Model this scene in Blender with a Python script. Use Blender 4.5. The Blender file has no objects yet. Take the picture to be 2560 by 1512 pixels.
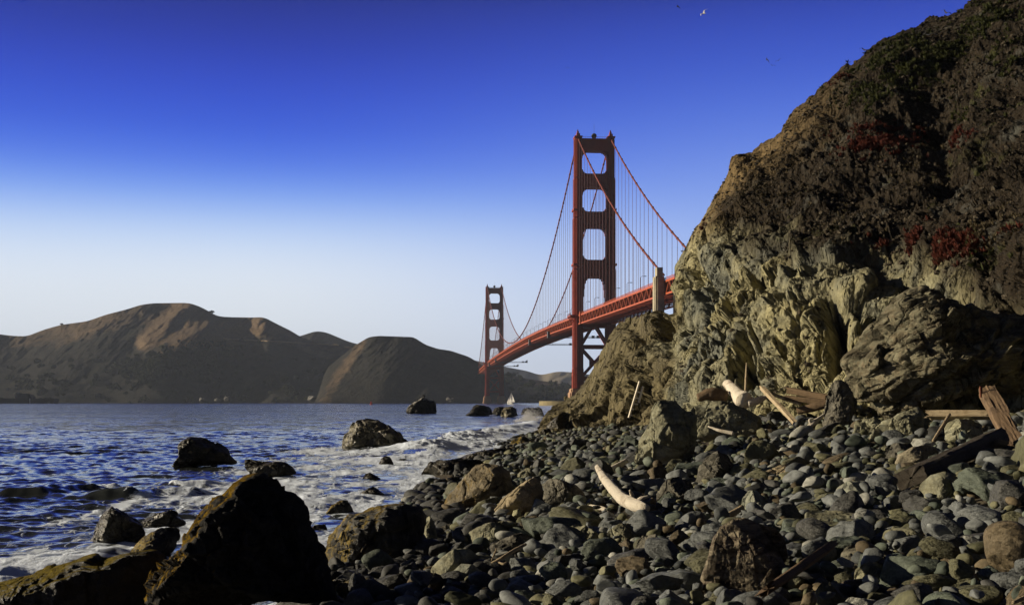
import bpy, bmesh, math, random, time
import numpy as np
from mathutils import Vector, Matrix
R = math.radians
_t0 = time.time()
sc = bpy.context.scene
C = sc.collection
# ------------------------------------------------------------------ camera
F, CX, HY, CZ = 2930.0, 1280.0, 1004.0, 3.0     # focal length and optical centre in photo pixels, eye height in metres
cd = bpy.data.cameras.new("camera"); cam = bpy.data.objects.new("camera", cd); C.objects.link(cam)
cam.location = (0, 0, CZ); cam.rotation_euler = (R(90), 0, 0)
cd.sensor_width = 36.0; cd.lens = 36.0 * F / 2560.0; cd.shift_y = (HY - 756.0) / 2560.0
cd.clip_start = 0.5; cd.clip_end = 40000
sc.camera = cam
# ------------------------------------------------------------------ sun + sky + exposure
SUN_AZ, SUN_EL = -84.0, 15.5        # degrees from straight ahead (negative = left), elevation
az, el = R(SUN_AZ), R(SUN_EL)
SUNDIR = Vector((math.sin(az) * math.cos(el), math.cos(az) * math.cos(el), math.sin(el)))
sl = bpy.data.lights.new("sun", 'SUN'); sl.energy = 5.0; sl.angle = R(0.5); sl.color = (1.0, 0.86, 0.63)
so = bpy.data.objects.new("sun", sl); C.objects.link(so)
so.rotation_euler = SUNDIR.to_track_quat('Z', 'Y').to_euler()
so.location = (-60, 10, 40)
w = bpy.data.worlds.new("World"); sc.world = w; w.use_nodes = True
nt = w.node_tree; nt.nodes.clear()
def N(t, ty, **kw):
    n = t.nodes.new(ty)
    for k, v in kw.items(): setattr(n, k, v)
    return n
def srgb(r, g, b):
    f = lambda c: (c / 255 / 12.92) if c / 255 <= 0.04045 else ((c / 255 + 0.055) / 1.055) ** 2.4
    return (f(r), f(g), f(b), 1.0)
def ramp(t, stops, fac, interp='LINEAR'):
    n = N(t, 'ShaderNodeValToRGB'); cr = n.color_ramp; cr.interpolation = interp
    while len(cr.elements) < len(stops): cr.elements.new(0.5)
    for e, (p, c) in zip(cr.elements, stops):
        e.position = p; e.color = c if len(c) == 4 else (*c, 1)
    t.links.new(fac, n.inputs[0]); return n.outputs[0]
def M(t, op, a, b=None, c=None, clamp=False):
    n = N(t, 'ShaderNodeMath', operation=op); n.use_clamp = clamp
    for i, v in enumerate((a, b, c)):
        if v is None: continue
        if isinstance(v, (int, float)): n.inputs[i].default_value = v
        else: t.links.new(v, n.inputs[i])
    return n.outputs[0]
def mixc(t, f, a, b, mode='MIX'):
    n = N(t, 'ShaderNodeMix', data_type='RGBA', blend_type=mode)
    for i, v in ((0, f), (6, a), (7, b)):
        if isinstance(v, (int, float)): n.inputs[i].default_value = v
        elif isinstance(v, tuple): n.inputs[i].default_value = v if len(v) == 4 else (*v, 1)
        else: t.links.new(v, n.inputs[i])
    return n.outputs[2]
sky = N(nt, 'ShaderNodeTexSky', sky_type='NISHITA'); sky.sun_disc = False
sky.sun_elevation = el; sky.sun_rotation = az; sky.air_density = 0.8; sky.dust_density = 0.4; sky.ozone_density = 3.0
tc = N(nt, 'ShaderNodeTexCoord'); sx = N(nt, 'ShaderNodeSeparateXYZ'); nt.links.new(tc.outputs['Generated'], sx.inputs[0])
hor = M(nt, 'SQRT', M(nt, 'ADD', M(nt, 'MULTIPLY', sx.outputs[0], sx.outputs[0]), M(nt, 'MULTIPLY', sx.outputs[1], sx.outputs[1])))
elev = M(nt, 'DIVIDE', sx.outputs[2], M(nt, 'MAXIMUM', hor, 0.001))          # tan(elevation)
side = M(nt, 'ARCTAN2', sx.outputs[0], sx.outputs[1])
ev = M(nt, 'DIVIDE', elev, 0.6, clamp=True)
def st(py): return (HY - py) / F / 0.6
low = srgb(150, 160, 175)
west = ramp(nt, [(0, srgb(222, 229, 238)), (st(860), srgb(226, 233, 242)), (st(740), srgb(232, 240, 250)), (st(660), srgb(222, 235, 253)), (st(580), srgb(188, 214, 254)), (st(500), srgb(124, 166, 248)), (st(420), srgb(76, 120, 236)), (st(330), srgb(48, 90, 220)), (st(220), srgb(38, 70, 200)), (st(110), srgb(28, 52, 168)), (st(0), srgb(24, 41, 140)), (0.66, srgb(17, 24, 66)), (1, srgb(7, 10, 26))], ev, 'B_SPLINE')
east = ramp(nt, [(0, srgb(205, 217, 240)), (st(900), srgb(202, 217, 245)), (st(800), srgb(194, 213, 248)), (st(700), srgb(178, 202, 248)), (st(600), srgb(156, 184, 246)), (st(500), srgb(130, 162, 241)), (st(400), srgb(103, 138, 233)), (st(300), srgb(79, 115, 223)), (st(200), srgb(58, 92, 208)), (st(100), srgb(45, 75, 192)), (st(0), srgb(32, 55, 162)), (0.66, srgb(17, 24, 66)), (1, srgb(7, 10, 26))], ev, 'B_SPLINE')
sf = N(nt, 'ShaderNodeMapRange', interpolation_type='SMOOTHSTEP'); nt.links.new(side, sf.inputs[0]); sf.inputs[1].default_value = -0.24; sf.inputs[2].default_value = 0.24
grad = mixc(nt, sf.outputs[0], west, east)
# the sky away from the evening sun and behind the viewer is much deeper
fb = N(nt, 'ShaderNodeMapRange', interpolation_type='SMOOTHSTEP'); nt.links.new(M(nt, 'ABSOLUTE', M(nt, 'ADD', side, 0.45)), fb.inputs[0]); fb.inputs[1].default_value = 1.0; fb.inputs[2].default_value = 2.2
grad = mixc(nt, fb.outputs[0], grad, mixc(nt, 1.0, grad, (0.11, 0.115, 0.14), 'MULTIPLY'))
bg = N(nt, 'ShaderNodeBackground'); bg.inputs[1].default_value = 0.05; nt.links.new(sky.outputs[0], bg.inputs[0])
bg2 = N(nt, 'ShaderNodeBackground'); bg2.inputs[1].default_value = 0.79; nt.links.new(grad, bg2.inputs[0])
mx = N(nt, 'ShaderNodeMixShader'); mx.inputs[0].default_value = 0.95
nt.links.new(bg.outputs[0], mx.inputs[1]); nt.links.new(bg2.outputs[0], mx.inputs[2])
out = N(nt, 'ShaderNodeOutputWorld'); nt.links.new(mx.outputs[0], out.inputs[0])
sc.view_settings.view_transform = 'Standard'; sc.view_settings.look = 'None'
sc.view_settings.gamma = 1; sc.view_settings.exposure = 0.35
sc.render.engine = 'CYCLES'; sc.cycles.use_denoising = True; sc.cycles.denoiser = 'OPENIMAGEDENOISE'
sc.cycles.max_bounces = 5; sc.cycles.diffuse_bounces = 2; sc.cycles.glossy_bounces = 3; sc.cycles.volume_bounces = 0
sc.cycles.sample_clamp_indirect = 4.0
# ------------------------------------------------------------------ numpy helpers
S = 1.0187                              # my notes are in 2513-px coordinates of the photo
def D(pts): return [(x * S, y * S) for x, y in pts]
def P(px, py, Y): return np.array([(px - CX) / F * Y, Y, CZ + (HY - py) / F * Y])
def sst(a, b, x):
    t = np.clip((x - a) / (b - a), 0, 1); return t * t * (3 - 2 * t)
def _h(ix, iy, iz, seed):
    n = (ix.astype(np.int64) * 374761393 + iy.astype(np.int64) * 668265263 + iz.astype(np.int64) * 2147483647 + seed * 1274126177) & 0xffffffff
    n = ((n ^ (n >> 13)) * 1274126177) & 0xffffffff
    n = ((n ^ (n >> 16)) * 2246822519) & 0xffffffff
    return (n ^ (n >> 15)) & 0xffffffff
def hf(ix, iy, iz, seed): return _h(ix, iy, iz, seed) / 4294967295.0
def vnoise(p, seed=0):
    i = np.floor(p).astype(np.int64); f = p - i; u = f * f * f * (f * (f * 6 - 15) + 10)
    r = 0
    for dx in (0, 1):
        wx = u[:, 0] if dx else 1 - u[:, 0]
        for dy in (0, 1):
            wy = u[:, 1] if dy else 1 - u[:, 1]
            for dz in (0, 1):
                wz = u[:, 2] if dz else 1 - u[:, 2]
                r = r + wx * wy * wz * hf(i[:, 0] + dx, i[:, 1] + dy, i[:, 2] + dz, seed)
    return r * 2 - 1
def fbm(p, octv=4, seed=0, gain=0.5, lac=2.03):
    r = 0; a = 1.0; s = 0
    for k in range(octv):
        r = r + a * vnoise(p, seed + k * 17); s += a; a *= gain; p = p * lac + 3.7
    return r / s
def ridged(p, octv=4, seed=0, gain=0.5):
    r = 0; a = 1.0; s = 0
    for k in range(octv):
        r = r + a * (1 - 2 * np.abs(vnoise(p, seed + k * 17))); s += a; a *= gain; p = p * 2.03 + 3.7
    return r / s
def cells(p, seed=0):
    """nearest and second nearest feature point: d1, d2, offset from the nearest, its random vector"""
    i = np.floor(p).astype(np.int64); n = len(p)
    d1 = np.full(n, 9e9); d2 = np.full(n, 9e9); off = np.zeros((n, 3)); rv = np.zeros((n, 3))
    for dx in (-1, 0, 1):
        for dy in (-1, 0, 1):
            for dz in (-1, 0, 1):
                cx, cy, cz = i[:, 0] + dx, i[:, 1] + dy, i[:, 2] + dz
                h = [hf(cx, cy, cz, seed + k) for k in range(3)]
                o = p - np.stack([cx + h[0], cy + h[1], cz + h[2]], 1)
                d = (o * o).sum(1); m = d < d1
                d2 = np.where(m, d1, np.minimum(d2, d)); d1 = np.where(m, d, d1)
                off[m] = o[m]; rv[m] = np.stack([h[1], h[2], h[0]], 1)[m] * 2 - 1
    return np.sqrt(d1), np.sqrt(d2), off, rv
def facet(p, seed=0, tilt=1.0, crack=0.25):
    d1, d2, off, rv = cells(p, seed)
    f = (off * rv).sum(1) * tilt + rv[:, 0] * 0.25
    return f - crack * (1 - sst(0.0, 0.16, d2 - d1))
def normals(v, f):
    a, b, c = v[f[:, 0]], v[f[:, 1]], v[f[:, 2]]
    fn = np.cross(b - a, c - a)
    if f.shape[1] == 4: fn = fn + np.cross(c - a, v[f[:, 3]] - a)
    n = np.zeros_like(v)
    for k in range(f.shape[1]): np.add.at(n, f[:, k], fn)
    return n / np.maximum(np.linalg.norm(n, axis=1), 1e-12)[:, None]
def grid_faces(r, c, wrap=False):
    i = np.arange(r * c).reshape(r, c)
    if wrap: i = np.concatenate([i, i[:, :1]], 1)
    return np.stack([i[:-1, :-1], i[:-1, 1:], i[1:, 1:], i[1:, :-1]], -1).reshape(-1, 4)
def mesh_np(name, v, f, mat=None, smooth=True, attrs=None, cols=None):
    me = bpy.data.meshes.new(name)
    v = np.asarray(v, dtype=np.float32); f = np.asarray(f, dtype=np.int32); k = f.shape[1]
    me.vertices.add(len(v)); me.vertices.foreach_set('co', v.ravel())
    me.loops.add(f.size); me.loops.foreach_set('vertex_index', f.ravel())
    me.polygons.add(len(f)); me.polygons.foreach_set('loop_start', np.arange(len(f), dtype=np.int32) * k)
    me.polygons.foreach_set('loop_total', np.full(len(f), k, np.int32))
    me.polygons.foreach_set('use_smooth', np.full(len(f), smooth))
    me.update(calc_edges=True); me.validate()
    for n_, a in (attrs or {}).items():
        at = me.attributes.new(n_, 'FLOAT', 'POINT'); at.data.foreach_set('value', np.asarray(a, np.float32))
    for n_, a in (cols or {}).items():
        at = me.attributes.new(n_, 'FLOAT_COLOR', 'POINT')
        at.data.foreach_set('color', np.concatenate([a, np.ones((len(a), 1))], 1).astype(np.float32).ravel())
    if mat: me.materials.append(mat)
    return me
def tag(o, label=None, cat=None, group=None, kind=None):
    for k, v in (('label', label), ('category', cat), ('group', group), ('kind', kind)):
        if v: o[k] = v
    return o
def link(name, me, parent=None, loc=None):
    o = bpy.data.objects.new(name, me); C.objects.link(o)
    if parent: o.parent = parent
    if loc is not None: o.location = loc
    return o
def empty(name, loc=(0, 0, 0), rz=0):
    o = bpy.data.objects.new(name, None); C.objects.link(o); o.location = loc; o.rotation_euler = (0, 0, rz); o.empty_display_size = 0.2
    return o
class MB:
    """collects boxes, beams, tubes and loose faces into one mesh"""
    def __init__(s): s.v = []; s.f = []
    def add(s, v, f):
        k = len(s.v); s.v += [tuple(map(float, q)) for q in v]; s.f += [tuple(i + k for i in q) for q in f]; return s
    def box(s, x0, x1, y0, y1, z0, z1):
        return s.add([(x0, y0, z0), (x1, y0, z0), (x1, y1, z0), (x0, y1, z0), (x0, y0, z1), (x1, y0, z1), (x1, y1, z1), (x0, y1, z1)],
                     [(3, 2, 1, 0), (4, 5, 6, 7), (0, 1, 5, 4), (1, 2, 6, 5), (2, 3, 7, 6), (3, 0, 4, 7)])
    def beam(s, a, b, w, h, up=(0, 0, 1)):
        a, b = Vector(a), Vector(b); d = (b - a).normalized(); u = Vector(up)
        if abs(d.dot(u)) > 0.98: u = Vector((1, 0, 0))
        r = d.cross(u).normalized(); u = r.cross(d)
        q = [p + r * i * w / 2 + u * j * h / 2 for p in (a, b) for i, j in ((-1, -1), (1, -1), (1, 1), (-1, 1))]
        return s.add(q, [(0, 1, 2, 3), (7, 6, 5, 4), (0, 4, 5, 1), (1, 5, 6, 2), (2, 6, 7, 3), (3, 7, 4, 0)])
    def tube(s, pts, rad, n=8, cap=True):
        pts = [Vector(p) for p in pts]; m = len(pts); v = []
        if isinstance(rad, (int, float)): rad = [rad] * m
        pr = None
        for i, p in enumerate(pts):
            d = (pts[min(i + 1, m - 1)] - pts[max(i - 1, 0)]).normalized()
            if pr is None:
                u = Vector((0, 0, 1)) if abs(d.z) < 0.9 else Vector((1, 0, 0)); pr = d.cross(u).normalized()
            pr = (pr - d * pr.dot(d)).normalized(); q = d.cross(pr)
            for k in range(n):
                t = 2 * math.pi * k / n; v.append(p + (pr * math.cos(t) + q * math.sin(t)) * rad[i])
        f = [(i * n + k, i * n + (k + 1) % n, (i + 1) * n + (k + 1) % n, (i + 1) * n + k) for i in range(m - 1) for k in range(n)]
        if cap: f += [tuple(reversed(range(n))), tuple(range((m - 1) * n, m * n))]
        return s.add(v, f)
    def ball(s, c, r, seg=10, rings=6, sz=1.0):
        v = []; f = []
        for i in range(rings + 1):
            t = math.pi * i / rings
            for k in range(seg):
                a = 2 * math.pi * k / seg; v.append((c[0] + r * math.sin(t) * math.cos(a), c[1] + r * math.sin(t) * math.sin(a), c[2] + sz * r * math.cos(t)))
        for i in range(rings):
            for k in range(seg): f.append((i * seg + k, (i + 1) * seg + k, (i + 1) * seg + (k + 1) % seg, i * seg + (k + 1) % seg))
        return s.add(v, f)
    def build(s, name, mat, parent=None, smooth=False, bevel=0):
        me = bpy.data.meshes.new(name); me.from_pydata(s.v, [], s.f)
        bm = bmesh.new(); bm.from_mesh(me); bmesh.ops.remove_doubles(bm, verts=bm.verts, dist=1e-6) if False else None
        bmesh.ops.recalc_face_normals(bm, faces=bm.faces)
        if bevel: bmesh.ops.bevel(bm, geom=bm.edges[:], offset=bevel, segments=1, affect='EDGES')
        bm.to_mesh(me); bm.free()
        if smooth:
            me.polygons.foreach_set('use_smooth', np.ones(len(me.polygons), bool))
        me.materials.append(mat)
        return link(name, me, parent)
# ------------------------------------------------------------------ materials
def new_mat(name, rough=0.8, spec=0.3):
    m = bpy.data.materials.new(name); m.use_nodes = True; t = m.node_tree; t.nodes.clear()
    b = N(t, 'ShaderNodeBsdfPrincipled'); o = N(t, 'ShaderNodeOutputMaterial'); t.links.new(b.outputs[0], o.inputs[0])
    b.inputs['Roughness'].default_value = rough; b.inputs['Specular IOR Level'].default_value = spec
    return m, t, b
def noise(t, vec, scale, detail=6, rough=0.6, dist=0.0):
    n = N(t, 'ShaderNodeTexNoise'); n.inputs['Scale'].default_value = scale; n.inputs['Detail'].default_value = detail
    n.inputs['Roughness'].default_value = rough; n.inputs['Distortion'].default_value = dist
    if vec is not None: t.links.new(vec, n.inputs['Vector'])
    return n.outputs['Fac']
def mapping(t, vec, scale=(1, 1, 1), rot=(0, 0, 0)):
    n = N(t, 'ShaderNodeMapping'); n.inputs['Scale'].default_value = scale; n.inputs['Rotation'].default_value = rot
    t.links.new(vec, n.inputs['Vector']); return n.outputs[0]
def bump(t, b, hts):
    prev = None
    for h, strength, dist in hts:
        n = N(t, 'ShaderNodeBump'); n.inputs['Strength'].default_value = strength; n.inputs['Distance'].default_value = dist
        t.links.new(h, n.inputs['Height'])
        if prev is not None: t.links.new(prev, n.inputs['Normal'])
        prev = n.outputs[0]
    t.links.new(prev, b.inputs['Normal'])
def attr(t, name, typ='GEOMETRY'):
    n = N(t, 'ShaderNodeAttribute'); n.attribute_name = name; n.attribute_type = typ; return n
def facet_node(t, vec, scale, rot=(0, 0, 0), warp=0.25):
    """broken planes: every Voronoi cell is a plane with its own random tilt"""
    v = mapping(t, vec, scale, rot)
    if warp:
        n = N(t, 'ShaderNodeTexNoise'); n.inputs['Scale'].default_value = 1.5; n.inputs['Detail'].default_value = 4; t.links.new(v, n.inputs['Vector'])
        s = N(t, 'ShaderNodeVectorMath', operation='SCALE'); s.inputs['Scale'].default_value = warp; t.links.new(n.outputs['Color'], s.inputs[0])
        q = N(t, 'ShaderNodeVectorMath', operation='ADD'); t.links.new(v, q.inputs[0]); t.links.new(s.outputs[0], q.inputs[1]); v = q.outputs[0]
    vo = N(t, 'ShaderNodeTexVoronoi'); vo.inputs['Scale'].default_value = 1.0; t.links.new(v, vo.inputs['Vector'])
    d = N(t, 'ShaderNodeVectorMath', operation='SUBTRACT'); t.links.new(v, d.inputs[0]); t.links.new(vo.outputs['Position'], d.inputs[1])
    c = N(t, 'ShaderNodeVectorMath', operation='SUBTRACT'); t.links.new(vo.outputs['Color'], c.inputs[0]); c.inputs[1].default_value = (0.5, 0.5, 0.5)
    p = N(t, 'ShaderNodeVectorMath', operation='DOT_PRODUCT'); t.links.new(d.outputs[0], p.inputs[0]); t.links.new(c.outputs[0], p.inputs[1])
    return p.outputs['Value']
def plain(name, col, rough=0.6, var=0.15, scale=0.5, spec=0.3, metal=0.0):
    m, t, b = new_mat(name, rough, spec); b.inputs['Metallic'].default_value = metal
    tc = N(t, 'ShaderNodeTexCoord'); n = noise(t, tc.outputs['Object'], scale, 5)
    lo = tuple(c * (1 - var) for c in col); hi = tuple(min(1, c * (1 + var)) for c in col)
    t.links.new(ramp(t, [(0.3, lo), (0.7, hi)], n), b.inputs['Base Color']); return m
def rock_mat(name, c1, c2, c3=None, scale=1.0, rough=0.85, spec=0.25, bdist=0.05, moss=None, moss_lo=0.15, white=0.0, strata=None, rand=0.0, mdir=(-0.75, 0.1, 0.66), coat=0.0, fct=1.0):
    """weathered stone; moss: colour of weed growing where the surface faces mdir; white: amount of lime or guano blotches"""
    m, t, b = new_mat(name, rough, spec); tc = N(t, 'ShaderNodeTexCoord'); v = tc.outputs['Object']
    oi = N(t, 'ShaderNodeObjectInfo'); va = N(t, 'ShaderNodeVectorMath', operation='ADD'); t.links.new(v, va.inputs[0])
    cmb = N(t, 'ShaderNodeCombineXYZ'); rr = M(t, 'MULTIPLY', oi.outputs['Random'], 37.0)
    for k in range(3): t.links.new(rr, cmb.inputs[k])
    t.links.new(cmb.outputs[0], va.inputs[1]); v = va.outputs[0]
    n1 = noise(t, v, 1.3 * scale, 7, 0.62, 0.3); n2 = noise(t, v, 7 * scale, 8, 0.7); n3 = noise(t, v, 30 * scale, 5, 0.7)
    col = ramp(t, [(0.32, c1), (0.68, c2)], n1)
    if c3: col = mixc(t, ramp(t, [(0.48, (0, 0, 0)), (0.66, (1, 1, 1))], n2), col, c3)
    sp = ramp(t, [(0.3, (0.62, 0.62, 0.62)), (0.7, (1.3, 1.3, 1.3))], n3); col = mixc(t, 1.0, col, sp, 'MULTIPLY')
    if strata:
        sn = noise(t, mapping(t, v, strata[0], strata[1]), 2.2 * scale, 6, 0.65, 0.5)
        col = mixc(t, ramp(t, [(0.42, (0, 0, 0)), (0.62, (0.8, 0.8, 0.8))], sn), col, strata[2])
    if rand:
        hv = N(t, 'ShaderNodeHueSaturation'); t.links.new(col, hv.inputs['Color'])
        t.links.new(M(t, 'ADD', M(t, 'MULTIPLY', oi.outputs['Random'], rand * 2), 1 - rand), hv.inputs['Value']); col = hv.outputs[0]
    if white:
        wn = noise(t, v, 2.1 * scale, 9, 0.75, 0.2)
        col = mixc(t, ramp(t, [(0.62 - white * 0.2, (0, 0, 0)), (0.72 - white * 0.2, (0.9, 0.9, 0.9))], wn), col, (0.42, 0.41, 0.38))
    ck = N(t, 'ShaderNodeTexVoronoi', feature='DISTANCE_TO_EDGE'); ck.inputs['Scale'].default_value = 1.0
    cn = N(t, 'ShaderNodeTexNoise'); cn.inputs['Scale'].default_value = 2.5 * scale; cn.inputs['Detail'].default_value = 5; t.links.new(v, cn.inputs['Vector'])
    cs = N(t, 'ShaderNodeVectorMath', operation='SCALE'); cs.inputs['Scale'].default_value = 0.35 / scale; t.links.new(cn.outputs['Color'], cs.inputs[0]); ca = N(t, 'ShaderNodeVectorMath', operation='ADD'); t.links.new(v, ca.inputs[0]); t.links.new(cs.outputs[0], ca.inputs[1])
    t.links.new(mapping(t, ca.outputs[0], (1.1 * scale, 1.1 * scale, 0.8 * scale), (0.5, 0.3, 0.2)), ck.inputs['Vector'])
    crk = ramp(t, [(0.0, (0, 0, 0)), (0.035, (1, 1, 1))], ck.outputs['Distance'])
    hts = [(crk, 0.9 if fct >= 0.9 else 0.0, bdist * 1.5), (n1, 0.4, bdist * 1.2), (n2, 0.6, bdist * 0.8), (n3, 0.6, bdist * 0.3)]
    if fct:
        k = scale; hts = [(facet_node(t, v, (1.6 * k, 1.6 * k, 1.9 * k), (0.3, 0.4, 0.2)), 1.0, bdist * 9 * fct), (facet_node(t, v, (5 * k, 5 * k, 6 * k), (0.1, 0.5, 0.3)), 1.0, bdist * 3.2 * fct)] + hts
    if moss:
        g = N(t, 'ShaderNodeNewGeometry'); dp = N(t, 'ShaderNodeVectorMath', operation='DOT_PRODUCT'); t.links.new(g.outputs['Normal'], dp.inputs[0]); dp.inputs[1].default_value = mdir
        mm = M(t, 'ADD', dp.outputs['Value'], M(t, 'MULTIPLY', M(t, 'SUBTRACT', noise(t, v, 3.0 * scale, 7, 0.7), 0.5), 1.6))
        mk = ramp(t, [(max(0, moss_lo), (0, 0, 0)), (min(1, moss_lo + 0.3), (1, 1, 1))], mm)
        mn = noise(t, mapping(t, v, (1, 1, 0.35)), 18 * scale, 6, 0.75)
        mcol = ramp(t, [(0.3, tuple(c * 0.35 for c in moss)), (0.55, moss), (0.75, tuple(min(1, c * 1.5) for c in moss))], mn)
        col = mixc(t, mk, col, mcol); hts.append((mn, 0.9, bdist * 1.2))
        t.links.new(M(t, 'ADD', rough, M(t, 'MULTIPLY', mk, max(0, 0.92 - rough) * (1 - coat))), b.inputs['Roughness']); t.links.new(M(t, 'SUBTRACT', spec, M(t, 'MULTIPLY', mk, spec * 0.6 * (1 - coat))), b.inputs['Specular IOR Level'])
    t.links.new(col, b.inputs['Base Color']); bump(t, b, hts)
    return m
# ------------------------------------------------------------------ bridge
m_orange = plain('orange_paint', (0.27, 0.046, 0.022), 0.55, 0.18, 0.15)
m_cable = plain('cable_paint', (0.17, 0.036, 0.022), 0.6, 0.15)
m_rope = plain('rope_paint', (0.15, 0.055, 0.055), 0.6, 0.1)
m_orange2 = plain('orange_truss_paint', (0.40, 0.085, 0.030), 0.55, 0.15, 0.2)
m_concrete = plain('concrete', (0.36, 0.32, 0.23), 0.85, 0.25, 0.3)
m_pier = plain('pier_concrete', (0.33, 0.20, 0.12), 0.85, 0.25, 0.2)
m_fender = plain('fender_concrete', (0.24, 0.20, 0.11), 0.9, 0.3, 0.1)
m_asph = plain('asphalt', (0.05, 0.05, 0.05), 0.9)
m_steel = plain('grey_steel', (0.10, 0.10, 0.11), 0.6)
m_white = plain('white_paint', (0.75, 0.75, 0.72), 0.5, 0.05)
m_dark = plain('dark_steel', (0.03, 0.03, 0.032), 0.6)
m_lampmat = plain('lamp_grey', (0.09, 0.06, 0.05), 0.5)
BX, BY = 68.4, 977.0
BROT = math.atan2(102.4, 1278.0)             # local +Y runs north along the bridge, local +X east
bridge = empty('suspension_bridge', (BX, BY, 0), BROT)
tag(bridge, 'long orange-red suspension bridge with two tall towers crossing the strait', 'bridge')
def bw(e, s, z):                              # bridge-local to world
    c, n = math.cos(BROT), math.sin(BROT); return Vector((BX + c * e - n * s, BY + n * e + c * s, z))
SPAN, SIDE = 1280.0, 343.0
def zd(s): return float(np.interp(s, [-460, -343, 0, 160, 320, 480, 640, 800, 960, 1120, 1280, 1623], [65.5, 68.5, 75, 78.2, 80.6, 82, 82.4, 82, 81.2, 80.2, 78.6, 71]))
def zc(s):
    if 0 <= s <= SPAN: t = (s - SPAN / 2) / (SPAN / 2); return 85.5 + (223 - 85.5) * t * t
    u = -s / SIDE if s < 0 else (s - SPAN) / SIDE
    return 223 + (71.5 - 223) * u - 4 * 9.0 * u * (1 - u)
HW = 13.7
def tower(y0):
    tw = empty('tower'); tw.parent = bridge; tw.location = (0, y0, 0)
    secs = [(14, 26, 8.9, 16.0), (26, 31, 8.5, 15.4), (31, 113, 8.0, 14.6), (113, 156, 7.4, 13.4), (156, 189, 6.7, 12.2), (189, 222, 5.9, 11.0)]
    for sx in (-1, 1):
        m = MB(); xc = sx * HW
        for z0, z1, wx, wy in secs:           # stepped cross plan: three nested boxes give the fluted corners
            m.box(xc - wx / 2, xc + wx / 2, -wy * 0.30, wy * 0.30, z0, z1)
            m.box(xc - wx * 0.40, xc + wx * 0.40, -wy * 0.40, wy * 0.40, z0, z1 - 0.4)
            m.box(xc - wx * 0.27, xc + wx * 0.27, -wy / 2, wy / 2, z0, z1 - 0.8)
            for k in (-0.16, 0.0, 0.16): m.box(xc + k * wx - 0.22, xc + k * wx + 0.22, -wy / 2 - 0.35, wy / 2 + 0.35, z0 + 0.3, z1 - 1.6)
            for k in (-0.2, 0.2): m.box(xc - wx / 2 - 0.3, xc + wx / 2 + 0.3, k * wy - 0.3, k * wy + 0.3, z0 + 0.3, z1 - 1.2)
        m.build('leg', m_orange, tw)
        c = MB()
        for z in (189.5 - 28, 156 - 40, 113 - 34.0):
            i = 3.75 if z > 140 else 4.1
            if z < 90: continue
            c.box(xc - i - 0.5, xc + i + 0.5, -7.3, 7.3, z, z + 0.9); c.box(xc - i - 0.4, xc - i - 0.3, -7.2, 7.2, z + 0.9, z + 2.0); c.box(xc + i + 0.3, xc + i + 0.4, -7.2, 7.2, z + 0.9, z + 2.0)
        c.build('walkway', m_orange, tw)
        s_ = MB(); s_.box(xc - 3.3, xc + 3.3, -5.6, 5.6, 222, 223.2); s_.box(xc - 1.4, xc + 1.4, -4.5, 4.5, 223.2, 225.4); s_.box(xc - 0.75, xc + 0.75, -2, 2, 225.4, 227.6)
        s_.beam((xc, 0, 227.6), (xc, 0, 229.2), 0.9, 0.9); s_.build('saddle', m_orange, tw)
        p = MB()
        for z0, z1, a, b in ((-4, 4, 7.2, 11.4), (4, 11, 6.4, 10.4), (11, 14, 5.4, 9.2)):
            p.box(xc - a, xc + a, -b, b, z0, z1); p.box(xc - a - 1.0, xc + a + 1.0, -b * 0.7, b * 0.7, z0, z1 - 0.6); p.box(xc - a * 0.55, xc + a * 0.55, -b - 1.1, b + 1.1, z0, z1 - 1.0)
        p.build('pier', m_pier, tw)
    def strut(z0, z1, iw, arch_lo, arch_up, ly, ribs=True):
        m = MB(); h = HW - iw / 2
        m.box(-h - 0.4, h + 0.4, -ly / 2, ly / 2, z0, z1)
        if ribs:
            k = 9
            for i in range(k):
                x = -h + (i + 0.5) * 2 * h / k; m.box(x - 0.32, x + 0.32, -ly / 2 - 0.5, ly / 2 + 0.5, z0 + 0.8, z1 - 0.8)
        for sx in (-1, 1):
            for (zz, dirn, A) in ((z0, -1, arch_lo), (z1, 1, arch_up)):
                for d, e in A:                 # stepped corner brackets
                    x0, x1 = sorted((sx * (h + 0.2), sx * (h - d))); z_a, z_b = sorted((zz, zz + dirn * e)); m.box(x0, x1, -ly * 0.42, ly * 0.42, z_a, z_b)
        return m.build('cross_strut', m_orange, tw)
    rnd = [(4.2, 0.7), (2.9, 1.5), (1.8, 2.6), (1.0, 4.0), (0.5, 6.0)]
    low = [(3.2, 0.6), (1.9, 1.3), (1.0, 2.2), (0.5, 3.4)]
    strut(211, 221.2, 5.9, rnd, [], 9.6, False)
    strut(180.5, 192, 6.7, rnd, low, 10.6)
    strut(147.5, 160.5, 7.4, rnd, low, 11.6)
    strut(106, 120.5, 8.0, [(4.6, 0.8), (3.2, 2.4), (2.1, 5.0), (1.3, 9.5), (0.7, 16.0)], low, 12.6)
    strut(64.5, 69.5, 8.0, [], [], 11, False)
    b = MB(); h = HW - 4.0
    for z0, z1 in ((48.5, 65.0), (22.0, 45.5)):
        pass
    def xb(za, zb):
        for y in (-4.2, 4.2):
            b.beam((-h - 0.5, y, za), (h + 0.5, y, zb), 1.6, 3.6, (0, 1, 0)); b.beam((h + 0.5, y + 0.02, za), (-h - 0.5, y + 0.02, zb), 1.58, 3.6, (0, 1, 0))
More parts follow.
